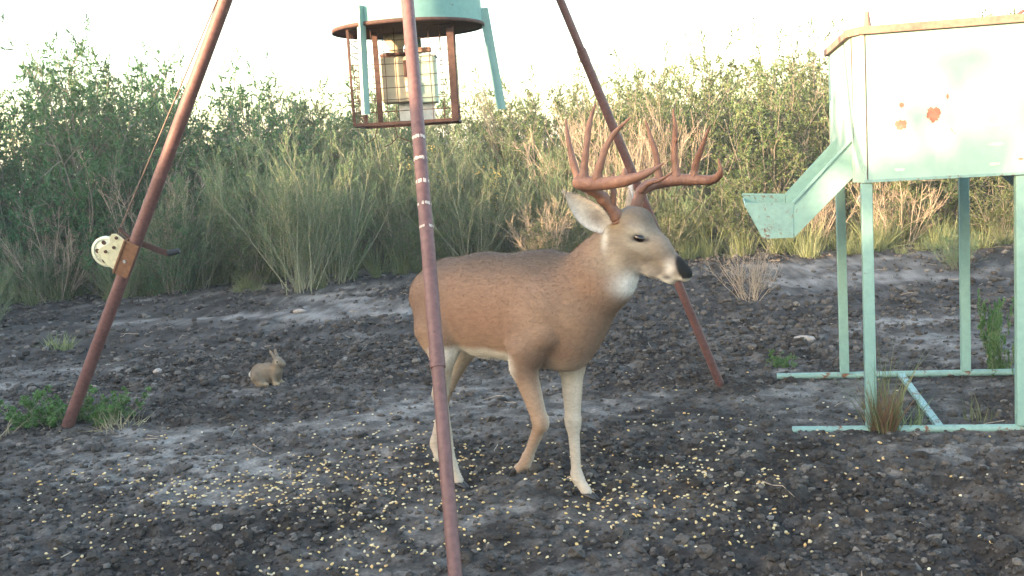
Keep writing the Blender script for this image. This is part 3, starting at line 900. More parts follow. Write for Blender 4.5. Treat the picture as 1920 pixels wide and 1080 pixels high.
# ---- buck (x forward, y its left, z up)
BUCK_GZ = (hz(.25, 4.22) + hz(-.26, 4.44)) / 2 + .010
FX = [ # torso
 ((-.61, 0, .795), (-.42, 0, .775), .172, .212, .03, (1, .74, 1)),
 ((-.42, 0, .775), (-.12, 0, .772), .212, .226, .03, (1, .76, 1)),
 ((-.12, 0, .772), (.0, 0, .790), .226, .190, .03, (1, .74, 1)),
 ((-.06, 0, .925), (.0, 0, .91), .070, .07, .05, (1, .8, 1)),
 ((.02, .0, .72), (.045, 0, .66), .125, .085, .05),
 ((-.02, 0, .60), (.02, 0, .60), .062, .058, .05),
 ((-.055, -.175, .575), (.03, -.12, .600), .010, .008, .03, None, True),
 ((-.49, -.185, .72), (-.455, -.165, .61), .012, .010, .05, None, True),
 ((-.125, -.195, .86), (-.190, -.200, .68), .010, .010, .05, None, True),
 # haunches
 ((-.612, -.080, .80), (-.585, -.112, .68), .138, .097, .03, (1, .8, 1)),
 ((-.612, .075, .80), (-.62, .10, .66), .136, .090, .06, (1, .8, 1)),
 # shoulders
 ((-.03, -.100, .80), (-.10, -.120, .64), .110, .076, .028, (1, .72, 1)),
 ((-.005, -.115, .70), (-.085, -.135, .655), .050, .045, .03),
 ((-.02, .095, .80), (-.06, .110, .62), .110, .075, .06, (1, .72, 1)),
 # neck
 ((.045, 0, .800), (.195, .0, .925), .160, .130, .04, (1, .74, 1)),
 ((.195, 0, .925), (.288, .005, 1.035), .130, .098, .04, (1, .76, 1)),
 # head
 ((.285, .004, 1.050), (.335, .012, 1.075), .083, .077, .04),
 ((.335, .012, 1.074), (.415, .032, 1.018), .070, .051, .03),
 ((.415, .032, 1.014), (.488, .050, .944), .047, .035, .025),
 ((.488, .050, .942), (.515, .056, .923), .034, .029, .02),
 ((.325, .010, 1.000), (.395, .030, .953), .062, .038, .03),
 ((.395, .030, .950), (.463, .046, .905), .035, .021, .02),
 ((.330, .012, 1.125), (.350, .018, 1.120), .045, .045, .03, (1, 1.25, 1)),
 # brow ridges and cheeks
 ((.352, -.046, 1.096), (.385, -.030, 1.078), .021, .016, .02),
 ((.337, .066, 1.096), (.372, .066, 1.078), .021, .016, .02),
 ((.352, -.040, 1.034), (.40, -.014, 1.000), .022, .018, .02),
 ((.505, .034, .925), (.512, .036, .920), .006, .006, .006, None, True),
 # pedicles
 ((.318, -.036, 1.11), (.312, -.048, 1.14), .024, .020, .02),
 ((.305, .058, 1.11), (.300, .068, 1.14), .024, .020, .02),
 # right foreleg, lifted and folded
 ((-.11, -.118, .63), (-.125, -.12, .565), .072, .054, .03),
 ((-.125, -.12, .565), (-.062, -.11, .345), .050, .029, .02),
 ((-.062, -.11, .352), (-.062, -.11, .335), .032, .030, .015),
 ((-.062, -.11, .34), (-.148, -.10, .195), .026, .0195, .012),
 ((-.148, -.10, .195), (-.165, -.10, .165), .024, .023, .012),
 ((-.165, -.10, .165), (-.205, -.10, .138), .021, .019, .012),
 # left foreleg, planted
 ((-.06, .105, .63), (-.062, .10, .53), .072, .052, .03),
 ((-.062, .10, .53), (-.056, .08, .31), .048, .029, .02),
 ((-.054, .08, .315), (-.055, .08, .285), .032, .029, .015),
 ((-.055, .08, .29), (-.044, .07, .10), .024, .019, .012),
 ((-.044, .07, .095), (-.036, .07, .075), .025, .024, .012),
 ((-.036, .07, .075), (.004, .07, .030), .021, .022, .012),
 # right hind leg, under the body
 ((-.60, -.11, .68), (-.575, -.11, .585), .092, .060, .04),
 ((-.575, -.11, .585), (-.618, -.10, .41), .056, .031, .02),
 ((-.618, -.10, .41), (-.632, -.10, .395), .033, .030, .015),
 ((-.622, -.10, .40), (-.590, -.095, .11), .028, .0205, .012),
 ((-.590, -.095, .105), (-.584, -.095, .085), .025, .024, .012),
 ((-.584, -.095, .085), (-.555, -.092, .030), .021, .022, .012),
 # left hind leg, pushing off behind
 ((-.64, .10, .66), (-.655, .10, .57), .090, .062, .04),
 ((-.655, .10, .57), (-.775, .10, .385), .056, .031, .02),
 ((-.775, .10, .385), (-.79, .10, .37), .033, .030, .015),
 ((-.782, .10, .375), (-.868, .088, .125), .027, .020, .012),
 ((-.868, .088, .12), (-.872, .087, .10), .024, .023, .012),
 ((-.872, .087, .10), (-.845, .082, .035), .021, .021, .012),
 # tail
 ((-.745, 0, .885), (-.800, 0, .80), .034, .036, .03), ((-.800, 0, .80), (-.815, 0, .70), .036, .018, .02),
 # eye sockets, nostril, mouth line
 ((.381, -.040, 1.064), (.391, -.036, 1.061), .012, .011, .008, None, True),
 ((.362, .082, 1.064), (.372, .082, 1.061), .012, .011, .008, None, True),
 ((.435, .008, .924), (.498, .018, .905), .0045, .0045, .006, None, True),
]
PSI = RAD(42)
BUCK_P0 = Vector((.199, 4.205, 0))
BUCK_P0.z = BUCK_GZ
buck = tag(empty("buck", BUCK_P0, -PSI), "white-tailed buck with tall reddish antlers walking past the tripod, right foreleg lifted", "deer")
BV, BF = sdf_body(FX, (-.98, -.34, -.02), (.62, .34, 1.24), .0062)
BV = smooth_verts(BV, BF, 2, .5)
bme = np_mesh("body", BV, BF, True)
BN = normals_of(bme)
def blob(V, c, r):
    c = np.array(c); r = np.array(r if hasattr(r, '__len__') else (r, r, r)); q = (V - c) / r; return np.exp(-np.sum(q * q, 1))
def paint(C_, w, col): w = np.clip(w, 0, 1)[:, None]; return C_ * (1 - w) + np.array(col) * w
V = BV; x, y, z = V.T
nz = fbm(x * 9, y * 9, z * 9, oct=3, seed=3) - .5
C_ = np.tile(np.array([.182, .118, .085]), (len(V), 1))
C_ = paint(C_, sstep(.86, 1.0, z + nz * .08) * sstep(.15, .0, x) * .95, (.078, .062, .052))          # darker back
C_ = paint(C_, sstep(.74, .60, z) * sstep(-.05, -.2, x) * sstep(.45, .5, z) * .55, (.36, .235, .15))  # paler flank
WHITE = (.62, .58, .50)
C_ = paint(C_, sstep(.632, .598, z + nz * .03) * sstep(.50, .53, z) * sstep(-.10, -.18, x) * sstep(-.63, -.56, x), WHITE)  # belly
C_ = paint(C_, blob(V, (-.60, 0, .58), (.1, .09, .10)), WHITE)
C_ = paint(C_, blob(V, (-.30, -.17, .75), (.28, .2, .10)) * .5, (.235, .130, .082))
C_ = paint(C_, blob(V, (-.02, -.17, .74), (.10, .12, .12)) * .45, (.27, .195, .145))
C_ = paint(C_, sstep(.02, .12, x) * sstep(.95, .7, z) * .3, (.30, .22, .16))
C_ = paint(C_, sstep(.55, .45, z) * .55, (.36, .25, .17))                                                         # legs tan
inner = sstep(-.02, .02, np.where(x > -.3, np.where(y > 0, .085 - y, y + .11), np.where(y > 0, .09 - y, y + .10)))
C_ = paint(C_, sstep(.62, .5, z) * inner * .6, (.52, .46, .38))
C_ = paint(C_, sstep(.56, .5, z) * (y > 0) * (x > -.3) * .65, (.47, .41, .33))
C_ = paint(C_, sstep(.56, .5, z) * (y < 0) * (x < -.3) * .55, (.50, .45, .37))
headw = np.maximum(sstep(.20, .33, x) * sstep(.90, .96, z), sstep(.36, .40, x))
C_ = paint(C_, sstep(.12, .30, x) * sstep(.90, .98, z) * .65, (.25, .195, .145))                                     # greyer neck
C_ = paint(C_, headw * .75, (.20, .165, .130))
C_ = paint(C_, blob(V, (.345, .0, .885), (.060, .10, .048)) * 1.5, (.66, .65, .62))                                 # throat bib
C_ = paint(C_, blob(V, (.305, -.075, .98), (.03, .05, .05)) * .35, (.52, .44, .34))
C_ = paint(C_, blob(V, (.270, -.075, 1.065), (.016, .05, .048)) * 1.1, (.48, .45, .40))                               # behind the jaw
C_ = paint(C_, blob(V, (.384, -.045, 1.066), (.040, .036, .034)) * 1.2, (.46, .41, .33))                              # eye ring
C_ = paint(C_, blob(V, (.300, -.05, 1.125), (.03, .03, .03)) * .6, (.38, .24, .09))
C_ = paint(C_, blob(V, (.409, -.024, 1.052), (.016, .022, .008)) * 1.2, (.07, .05, .045))
C_ = paint(C_, blob(V, (.384, -.045, 1.063), (.030, .03, .018)) * 1.1, (.05, .04, .035))
fore = blob(V, (.370, .025, 1.120), (.055, .055, .045)); C_ = paint(C_, fore * .9, (.075, .064, .054))
C_ = paint(C_, sstep(.40, .45, x) * sstep(.930, .905, z) * .9, (.62, .58, .50))                  # chin
mz = blob(V, (.478, .035, .940), (.020, .06, .030)); C_ = paint(C_, mz * 1.2, (.50, .47, .43))                      # muzzle band
C_ = paint(C_, blob(V, (.463, .02, .913), (.020, .03, .009)) * .9, (.05, .04, .04))
C_ = paint(C_, sstep(.510, .519, x + (z - .925) * .30) * sstep(.902, .912, z), (.007, .006, .007))                                        # nose
C_ = paint(C_, blob(V, (.450, .03, .998), (.045, .035, .022)) * .8, (.085, .072, .062))
C_ = paint(C_, sstep(-.76, -.80, x) * sstep(.84, .7, z) * sstep(.55, .62, z) * .6, WHITE)
C_ = paint(C_, blob(V, (-.628, -.07, .40), (.04, .05, .045)) * .5, (.12, .08, .05))
C_ = np.clip(C_ * (1 + nz[:, None] * .25), .01, 1)
set_color(bme, "coat", C_)
body = link_mesh("body", bme, M['coat'], buck)
lay = np.tile(np.array([-.85, 0, -.45]), (len(V), 1)); lay[z < .52] = (-.1, 0, -1)
hd_ = (x > .30) & (z > .93) | (x > .37); lay[hd_] = (-.75, -.1, .6)
ln = np.full(len(V), .0105); ln[z < .5] = .005; ln[hd_] = .005; ln[(x > .1) & (z < 1.0) & ~hd_] = .0105; ln[(x < -.75) & (z > .62)] = .018
ln[(x > .495)] = .0015
fur("coat_hair", V, BN, C_, 110000, ln, lay, .00036, buck, M['coat'], 4)

def bone_tube(name, pts, rad, parent, mat, n=10, sub=5, seed=0, knob=0.0):
    """smooth tapered horn along control points (Catmull-Rom)"""
    P = [Vector(p) for p in pts]; Q = [P[0] * 2 - P[1]] + P + [P[-1] * 2 - P[-2]]
    out = []; rr = []
    r = random.Random(seed)
    for i in range(1, len(Q) - 2):
        for k in range(sub):
            t = k / sub; a, b, c, d = Q[i - 1:i + 3]
            out.append(.5 * ((2 * b) + (c - a) * t + (2 * a - 5 * b + 4 * c - d) * t * t + (3 * b - a - 3 * c + d) * t ** 3))
            rr.append((rad[i - 1] * (1 - t) + rad[i] * t) * (1 + r.uniform(-knob, knob) * (3.6 if i <= 2 else 1)))
    out.append(P[-1]); rr.append(rad[-1])
    return MB().tube(out, rr, n), (out, rr)

m_, nt, b = new_mat('antler')
n1 = noise_node(nt, 16, 5, .65); n2 = noise_node(nt, 120, 3)
cc = ramp(nt, n1.outputs[0], [(.25, (.130, .054, .034)), (.75, (.240, .122, .082))])
nt.links.new(cc.outputs[0], b.inputs['Base Color']); b.inputs['Roughness'].default_value = .62
bump(nt, b, n2.outputs[0], .6, .005)
M['antler'] = m_
def antler(beam, brad, tines, seed):
    mb, _ = bone_tube('beam', beam, brad, None, None, 12, 6, seed, .05)
    o = mb.build("antler", M['antler'], buck)
    for i, (tp, tr) in enumerate(tines):
        tm, _ = bone_tube('tine', tp, tr, None, None, 10, 5, seed + i + 1, .04)
        tm.build("tine", M['antler'], o)
    p = Vector(beam[0]); d = (Vector(beam[1]) - p).normalized()
    ring = [p + d * .004 + (Matrix.Rotation(a, 3, d) @ d.orthogonal().normalized()) * .022 for a in np.linspace(0, 6.283, 17)]
    MB().tube(ring, [.007 * (1 + .3 * math.sin(i * 2.4)) for i in range(17)], 6).build("burr", M['antler'], o)
antler([(.310, -.046, 1.125), (.296, -.085, 1.185), (.283, -.135, 1.235), (.262, -.185, 1.268), (.285, -.222, 1.272), (.376, -.245, 1.266), (.497, -.268, 1.274), (.578, -.255, 1.293), (.628, -.212, 1.326)],
       [.025, .023, .023, .026, .026, .023, .0205, .014, .003],
       [([(.262, -.195, 1.270), (.240, -.192, 1.315), (.222, -.186, 1.37), (.206, -.180, 1.425), (.192, -.170, 1.498)], [.018, .0145, .011, .009, .003]),
        ([(.300, -.224, 1.275), (.303, -.222, 1.32), (.312, -.212, 1.40), (.318, -.198, 1.475), (.334, -.180, 1.540)], [.020, .0155, .012, .010, .003]),
        ([(.375, -.246, 1.272), (.384, -.248, 1.31), (.410, -.236, 1.385), (.440, -.220, 1.435), (.494, -.200, 1.484)], [.020, .0155, .012, .010, .003]),
        ([(.302, -.072, 1.165), (.318, -.080, 1.215), (.318, -.076, 1.26), (.312, -.068, 1.295)], [.015, .011, .009, .003]),
        ([(.500, -.268, 1.277), (.508, -.268, 1.300), (.506, -.266, 1.316)], [.014, .010, .005])], 11)
antler([(.300, .066, 1.130), (.312, .076, 1.185), (.322, .095, 1.225), (.332, .140, 1.240), (.350, .182, 1.247), (.400, .220, 1.252), (.466, .240, 1.249), (.541, .230, 1.249), (.592, .200, 1.276), (.596, .182, 1.325)],
       [.025, .022, .022, .022, .022, .022, .020, .017, .012, .003],
       [([(.345, .172, 1.250), (.345, .172, 1.285), (.342, .165, 1.35), (.326, .158, 1.415), (.312, .150, 1.480)], [.018, .0145, .012, .009, .003]),
        ([(.396, .218, 1.255), (.390, .218, 1.30), (.392, .214, 1.37), (.402, .208, 1.44), (.402, .200, 1.515)], [.019, .0145, .0125, .010, .003]),
        ([(.455, .238, 1.252), (.462, .238, 1.295), (.500, .222, 1.36), (.556, .200, 1.444)], [.018, .0135, .011, .003]),
        ([(.318, .080, 1.215), (.375, .066, 1.250), (.435, .050, 1.262), (.500, .030, 1.288)], [.014, .0095, .007, .002]),
        ([(.393, .214, 1.385), (.408, .204, 1.398), (.414, .198, 1.405)], [.008, .006, .003])], 23)
# ears: cupped leaf-shaped shells
def ear(base, tip, face, wid, seed):
    base = Vector(base); tip = Vector(tip); ax_ = (tip - base); L = ax_.length; ax_.normalize()
    f = Vector(face); f = (f - ax_ * f.dot(ax_)).normalized(); s = ax_.cross(f)
    nu, nv = 14, 12; outer = []; inner_ = []
    for i in range(nu + 1):
        u = i / nu; w = wid * (math.sin(math.pi * min(1, u * .86 + .14)) ** .75) * (1 - .12 * u) if u < 1 else .001
        for j in range(nv + 1):
            v = -1 + 2 * j / nv
            cup = (1 - u * .55) * .75
            p = base + ax_ * (L * u) + s * (w * math.sin(v * (1 + .35 * cup)) / math.sin(1 + .35 * cup)) + f * (w * cup * (v * v) * .9 + L * .10 * u * u)
            outer.append(p - f * .004); inner_.append(p + f * .002)
    return outer, inner_, nu, nv
def build_ear(base, tip, face, wid, seed):
    o_, i_, nu, nv = ear(base, tip, face, wid, seed)
    def quads(flip):
        q = []
        for i in range(nu):
            for j in range(nv):
                a = i * (nv + 1) + j; f = (a, a + 1, a + nv + 2, a + nv + 1); q.append(f[::-1] if flip else f)
        return q
    b = MB(); b.add(o_, quads(False), True)
    eo = b.build("ear", None, buck); eo.data.materials.append(M['coat'])
    c = np.tile(np.array([.21, .18, .145]), (len(o_), 1)); set_color(eo.data, "coat", c)
    b = MB(); b.add(i_, quads(True), True)
    io = b.build("inner_ear", None, eo); io.data.materials.append(M['coat'])
    IV = np.array([p[:] for p in i_]); uu = np.repeat(np.arange(nu + 1) / nu, nv + 1); vv = np.tile(np.linspace(-1, 1, nv + 1), nu + 1)
    c = np.tile(np.array([.74, .68, .62]), (len(i_), 1)); c = paint(c, np.exp(-((uu - .25) / .18) ** 2 - (vv / .5) ** 2) * .7, (.26, .19, .16)); c = paint(c, (np.abs(vv) > .85) * .5, (.3, .26, .22))  # shade deep in the cup is painted into the colour; rim darker
    set_color(io.data, "coat", c)
    N_ = normals_of(io.data)
    sgn = 1.0 if N_.mean(0) @ np.array(Vector(face)) > 0 else -1.0
    fur("ear_hair", IV, N_ * sgn, c, 900, np.full(len(IV), .020), np.tile(np.array((Vector(tip) - Vector(base)).normalized()), (len(IV), 1)), .0004, eo, M['coat'], seed)
build_ear((.268, -.062, 1.105), (.196, -.200, 1.245), (.40, -.90, -.05), .050, 5)
build_ear((.258, .070, 1.105), (.205, .150, 1.235), (.55, .75, .1), .044, 6)
# eyes and hooves
em, nt, b = new_mat('eye'); b.inputs['Base Color'].default_value = (.012, .007, .006, 1); b.inputs['Roughness'].default_value = .06
for c in ((.386, -.0345, 1.0635), (.366, .0745, 1.0635)):
    E_ = MB(); prof = [(math.sin(a) * .0205, -math.cos(a) * .0205) for a in np.linspace(0, math.pi, 14)]
    E_.lathe(prof, 20, c, M=Matrix.Rotation(RAD(28), 3, 'Y') @ Matrix.Diagonal((1.32, 1.0, .86))); E_.build("eye", em, buck)
hm = plain('hoof', (.022, .02, .02), .45, .3, 60)
def hoof(base, tip, w):
    base = Vector(base); tip = Vector(tip); d = (tip - base); up = Vector((0, 0, 1))
    s = d.cross(up).normalized()
    for sg in (-1, 1):
        c0 = base + s * sg * w * .5; c1 = tip + s * sg * w * .32
        MB().tube([c0 - d * .25, c0, c0.lerp(c1, .6), c1], [w * .50, w * .56, w * .42, w * .10], 10).build("hoof", hm, buck)
hoof((.010, .07, .020), (.060, .07, .006), .022)
hoof((-.548, -.092, .020), (-.505, -.090, .006), .022)
hoof((-.838, .081, .022), (-.800, .080, .004), .022)
hoof((-.212, -.10, .132), (-.248, -.10, .100), .021)

# ---- cottontail
RX = [((0, 0, .075), (-.055, 0, .068), .062, .070, .02, (1, .85, 1)), ((.0, 0, .085), (.055, 0, .085), .055, .045, .02, (1, .85, 1)),
      ((.06, 0, .10), (.082, 0, .145), .040, .032, .02), ((.085, 0, .152), (.112, 0, .140), .031, .020, .015), ((.112, 0, .140), (.122, 0, .135), .018, .013, .01),
      ((-.05, -.045, .055), (-.02, -.055, .028), .045, .028, .02), ((-.05, .045, .055), (-.02, .055, .028), .045, .028, .02),
      ((-.045, -.055, .015), (.022, -.055, .014), .015, .013, .01), ((-.045, .055, .015), (.022, .055, .014), .015, .013, .01),
      ((.06, -.025, .07), (.065, -.027, .015), .020, .013, .012), ((.06, .025, .07), (.065, .027, .015), .020, .013, .012),
      ((.065, -.027, .015), (.088, -.027, .012), .013, .011, .01), ((.065, .027, .015), (.088, .027, .012), .013, .011, .01),
      ((.074, -.014, .170), (.050, -.022, .218), .010, .008, .01), ((.050, -.022, .216), (.046, -.023, .226), .008, .005, .006),
      ((.074, .014, .170), (.056, .020, .220), .010, .008, .01), ((.056, .020, .218), (.053, .021, .228), .008, .005, .006),
      ((-.115, 0, .06), (-.128, 0, .065), .022, .018, .012)]
rx_, ry_ = -1.60, 6.96
rab = tag(empty("rabbit", (rx_, ry_, hz(rx_, ry_) + .004), RAD(-22)), "small grey-brown cottontail rabbit sitting on the dirt", "rabbit")
RV, RF_ = sdf_body(RX, (-.17, -.10, -.01), (.15, .10, .27), .0035)
RV = smooth_verts(RV, RF_, 1)
rme = np_mesh("body", RV, RF_, True); RN = normals_of(rme)
x, y, z = RV.T
C_ = np.tile(np.array([.185, .152, .115]), (len(RV), 1))
nz = fbm(x * 40, y * 40, z * 40, oct=2, seed=9) - .5
C_ = paint(C_, sstep(-.1, .4, nz) * .5, (.10, .08, .06))
C_ = paint(C_, sstep(.045, .02, z) * .7, (.36, .29, .20)); C_ = paint(C_, sstep(-.108, -.12, x), (.5, .48, .44))
C_ = paint(C_, blob(RV, (.065, 0, .115), (.02, .04, .02)) * .8, (.34, .20, .10)); C_ = paint(C_, blob(RV, (.09, -.03, .155), .014) * .7, (.40, .34, .26))
C_ = paint(C_, sstep(.18, .2, z) * .3, (.28, .21, .16))
set_color(rme, "coat", C_)
link_mesh("body", rme, M['coat'], rab)
fur("coat_hair", RV, RN, C_, 12000, np.where(z > .17, .003, .010), np.tile(np.array([-.9, 0, -.3]), (len(RV), 1)), .0004, rab, M['coat'], 8)
for s in (-1, 1):
    E_ = MB(); E_.lathe([(math.sin(a) * .0068, -math.cos(a) * .0068) for a in np.linspace(0, math.pi, 10)], 14, (.094, s * .0265, .156)); E_.build("eye", em, rab)

# ------------------------------------------------------------------ vegetation
M['leaf_dark'] = leaf_mat('dense_shrub_leaf', (.032, .110, .036), (.080, .210, .072), .35)
M['leaf_mid'] = leaf_mat('olive_shrub_leaf', (.055, .100, .034), (.135, .190, .064), .35, stray=(.30, .24, .09))
M['leaf_grey'] = leaf_mat('grey_green_leaf', (.062, .130, .050), (.155, .235, .100), .3)
M['leaf_bright'] = leaf_mat('bright_weed_leaf', (.050, .115, .028), (.11, .22, .06), .4)
M['leaf_tan'] = leaf_mat('dry_tan_leaf', (.22, .17, .10), (.40, .31, .20), .3)
M['flower'] = leaf_mat('yellow_bloom', (.42, .30, .07), (.62, .48, .16), .3)
M['grass_green'] = leaf_mat('green_grass_blade', (.075, .11, .040), (.20, .22, .10), .3)
M['grass_rust'] = leaf_mat('rusty_grass_blade', (.13, .068, .040), (.22, .135, .08), .3)
M['grass_dry'] = leaf_mat('dry_grass_blade', (.19, .17, .10), (.36, .32, .20), .3)

def unit(v): return v / (np.linalg.norm(v, axis=-1, keepdims=True) + 1e-9)

def tubes_np(P, R, k=3):
    """P (n,m,3) polylines, R (n,m) radii -> V, quads"""
    n, m, _ = P.shape
    T = np.empty_like(P); T[:, 1:-1] = P[:, 2:] - P[:, :-2]; T[:, 0] = P[:, 1] - P[:, 0]; T[:, -1] = P[:, -1] - P[:, -2]
    T = unit(T); ref = np.where(np.abs(T[..., 2:3]) < .9, np.array([0, 0, 1.]), np.array([1., 0, 0]))
    X = unit(np.cross(T, ref)); Y = np.cross(T, X)
    a = np.arange(k) * 2 * np.pi / k
    V = P[:, :, None] + (X[:, :, None] * np.cos(a)[:, None] + Y[:, :, None] * np.sin(a)[:, None]) * R[:, :, None, None]
    idx = np.arange(n * m * k).reshape(n, m, k)
    q = np.stack([idx[:, :-1], np.roll(idx, -1, 2)[:, :-1], np.roll(idx, -1, 2)[:, 1:], idx[:, 1:]], -1).reshape(-1, 4)
    return V.reshape(-1, 3), q

def leaves_np(P, D, L, Wd, r, droop=.2):
    """diamond leaves at P along D: two triangles folded on the midrib"""
    n = len(P)
    D = unit(D + r.normal(0, .55, (n, 3)) + np.array([0, 0, -droop]))
    S = unit(np.cross(D, r.normal(size=(n, 3)))); U = np.cross(S, D)
    L = L[:, None]; Wd = Wd[:, None]
    a = P; b = P + D * L * .5 + S * Wd * .5 + U * Wd * .15; c = P + D * L; d = P + D * L * .5 - S * Wd * .5 + U * Wd * .15
    V = np.stack([a, b, c, d], 1).reshape(-1, 3)
    q = np.arange(4 * n).reshape(n, 4)
    return V, q

def branch(r, start, dirs, lens, m, wob, lift):
    """grow n polylines"""
    n = len(start); P = np.zeros((n, m, 3)); P[:, 0] = start; d = unit(dirs)
    st = (lens / (m - 1))[:, None]
    for i in range(1, m):
        d = unit(d + r.normal(0, wob, (n, 3)) + np.array([0, 0, lift]))
        P[:, i] = P[:, i - 1] + d * st
    return P

def spawn(r, P, per, t0, spread, ratio, L0, upb):
    """children along parent polylines"""
    n, m, _ = P.shape
    par = np.repeat(np.arange(n), per); t = r.uniform(t0, .98, len(par)) * (m - 1)
    i = np.minimum(t.astype(int), m - 2); f = (t - i)[:, None]
    s = P[par, i] * (1 - f) + P[par, i + 1] * f
    pd = unit(P[par, i + 1] - P[par, i])
    d = unit(pd * (1 - spread) + unit(r.normal(size=(len(par), 3))) * spread + np.array([0, 0, upb]))
    L = L0[par] * ratio * r.uniform(.45, 1.15, len(par)) * (1.15 - .6 * (t / (m - 1)))
    return s, d, L

def shrub_proto(name, seed, H, rad, n1, n2, n3, leaf, leaf_n, lmat, smat, tilt=.45, wob=.16, lift=.05, spread=.6, r0=.014, up=.1, t0=.12, bloom=None, l3=.42, base_r=.12, tone_lo=0.0):
    r = np.random.default_rng(seed)
    a = r.uniform(0, 2 * np.pi, n1); rr = base_r * np.sqrt(r.uniform(0, 1, n1))
    st = np.stack([rr * np.cos(a), rr * np.sin(a), np.zeros(n1) - .05], 1)
    tl = r.uniform(.05, 1, n1) ** .8 * tilt
    a2 = a + r.normal(0, .5, n1)
    d = np.stack([np.cos(a2) * np.sin(tl), np.sin(a2) * np.sin(tl), np.cos(tl)], 1)
    L1 = H * r.uniform(.62, 1.05, n1)
    P1 = branch(r, st, d, L1, 9, wob * .6, lift)
    s, d, L2 = spawn(r, P1, n2, t0, spread, .42, L1, up); P2 = branch(r, s, d, L2, 6, wob, lift)
    s, d, L3 = spawn(r, P2, n3, .1, spread, l3, L2, up); P3 = branch(r, s, d, L3, 4, wob, lift * .5)
    Vs = []; Fs = []; off = 0
    for P, ra, k in ((P1, r0, 5), (P2, r0 * .42, 4), (P3, r0 * .2, 3)):
        m = P.shape[1]; R = ra * np.linspace(1, .3, m)[None] * r.uniform(.6, 1.2, (len(P), 1))
        V, q = tubes_np(P, np.maximum(R, .0012), k); Vs.append(V); Fs.append(q + off); off += len(V)
    stems = np_mesh(name + "_stems", np.concatenate(Vs), np.concatenate(Fs), True); stems.materials.append(smat)
    # leaves on twigs
    tw = np.concatenate([P3.reshape(len(P3), -1, 3)]); n3_ = len(tw)
    cnt = r.poisson(leaf_n, n3_); own = np.repeat(np.arange(n3_), cnt); t = r.uniform(.1, 1, len(own)) * 3
    i = np.minimum(t.astype(int), 2); f = (t - i)[:, None]
    Pp = tw[own, i] * (1 - f) + tw[own, i + 1] * f
    Dd = tw[own, i + 1] - tw[own, i]
    Ln = leaf[0] * r.uniform(.6, 1.25, len(own)); Wn = leaf[1] * r.uniform(.7, 1.2, len(own))
    V, q = leaves_np(Pp, unit(Dd), Ln, Wn, r)
    me = np_mesh(name + "_leaves", V, q, False); me.materials.append(lmat)
    ctone = r.uniform(0, 1, n3_)[own]                      # leaves of one twig share an age
    set_float(me, "tone", np.repeat(np.clip(tone_lo + ctone * .6 + r.uniform(0, .4, len(own)), 0, 1), 4))
    extra = None
    if bloom:
        tips = tw[:, -1]; pick = r.uniform(size=len(tips)) < bloom; tp = np.repeat(tips[pick], 7, 0); tp = tp + r.normal(0, .03, tp.shape)
        V, q = leaves_np(tp, unit(r.normal(size=tp.shape)), np.full(len(tp), .030), np.full(len(tp), .022), r)
        extra = np_mesh(name + "_bloom", V, q, False); extra.materials.append(M['flower']); set_float(extra, "tone", np.repeat(r.uniform(0, 1, len(tp)), 4))
    return stems, me, extra

def plant(name, proto, loc, rz, sc, label, cat, group=None, sz=None):
    o = empty(name, (loc[0], loc[1], (hz(loc[0], loc[1]) if len(loc) < 3 else loc[2]) - .01), rz)
    o.scale = (sc, sc, sz or sc)
    tag(o, label, cat, group)
    for nm, me in zip(("stems", "foliage", "blossom"), proto):
        if me is None: continue
        c = bpy.data.objects.new(nm, me); COL.objects.link(c); c.parent = o
    return o

DENSE = [shrub_proto("dense", 100 + i, 2.5, 1, 16, 10, 8, (.028, .018), 28, M['leaf_dark'], M['bark_grey'], tilt=.75, spread=.62, up=.10) for i in range(4)]
OLIVE = [shrub_proto("olive", 200 + i, 2.1, 1, 16, 10, 8, (.025, .015), 24, M['leaf_mid'], M['bark_grey'], tilt=.75, spread=.6, up=.14) for i in range(4)]
WISPY = [shrub_proto("wispy", 300 + i, 1.7, 1, 36, 10, 6, (.024, .008), 13, M['leaf_grey'], M['bark_pale'], tilt=.72, wob=.13, lift=.05, spread=.42, up=.22, r0=.009, base_r=.28) for i in range(4)]
DRY = [shrub_proto("dry", 400 + i, 1.5, 1, 26, 9, 6, (.018, .006), 2.2, M['leaf_tan'], M['bark_dry'], tilt=.75, wob=.12, spread=.45, up=.12, r0=.010, base_r=.2) for i in range(3)]
BLOOM = shrub_proto("bloom", 500, 1.5, 1, 12, 8, 6, (.024, .012), 8, M['leaf_mid'], M['bark_pale'], tilt=.6, spread=.5, bloom=.35)
SPIN = [shrub_proto("spindly", 600 + i, 3.6, 1, 4, 9, 9, (.030, .016), 7, M['leaf_mid'], M['bark_grey'], tilt=.22, spread=.62, t0=.45, r0=.022, l3=.5) for i in range(2)]

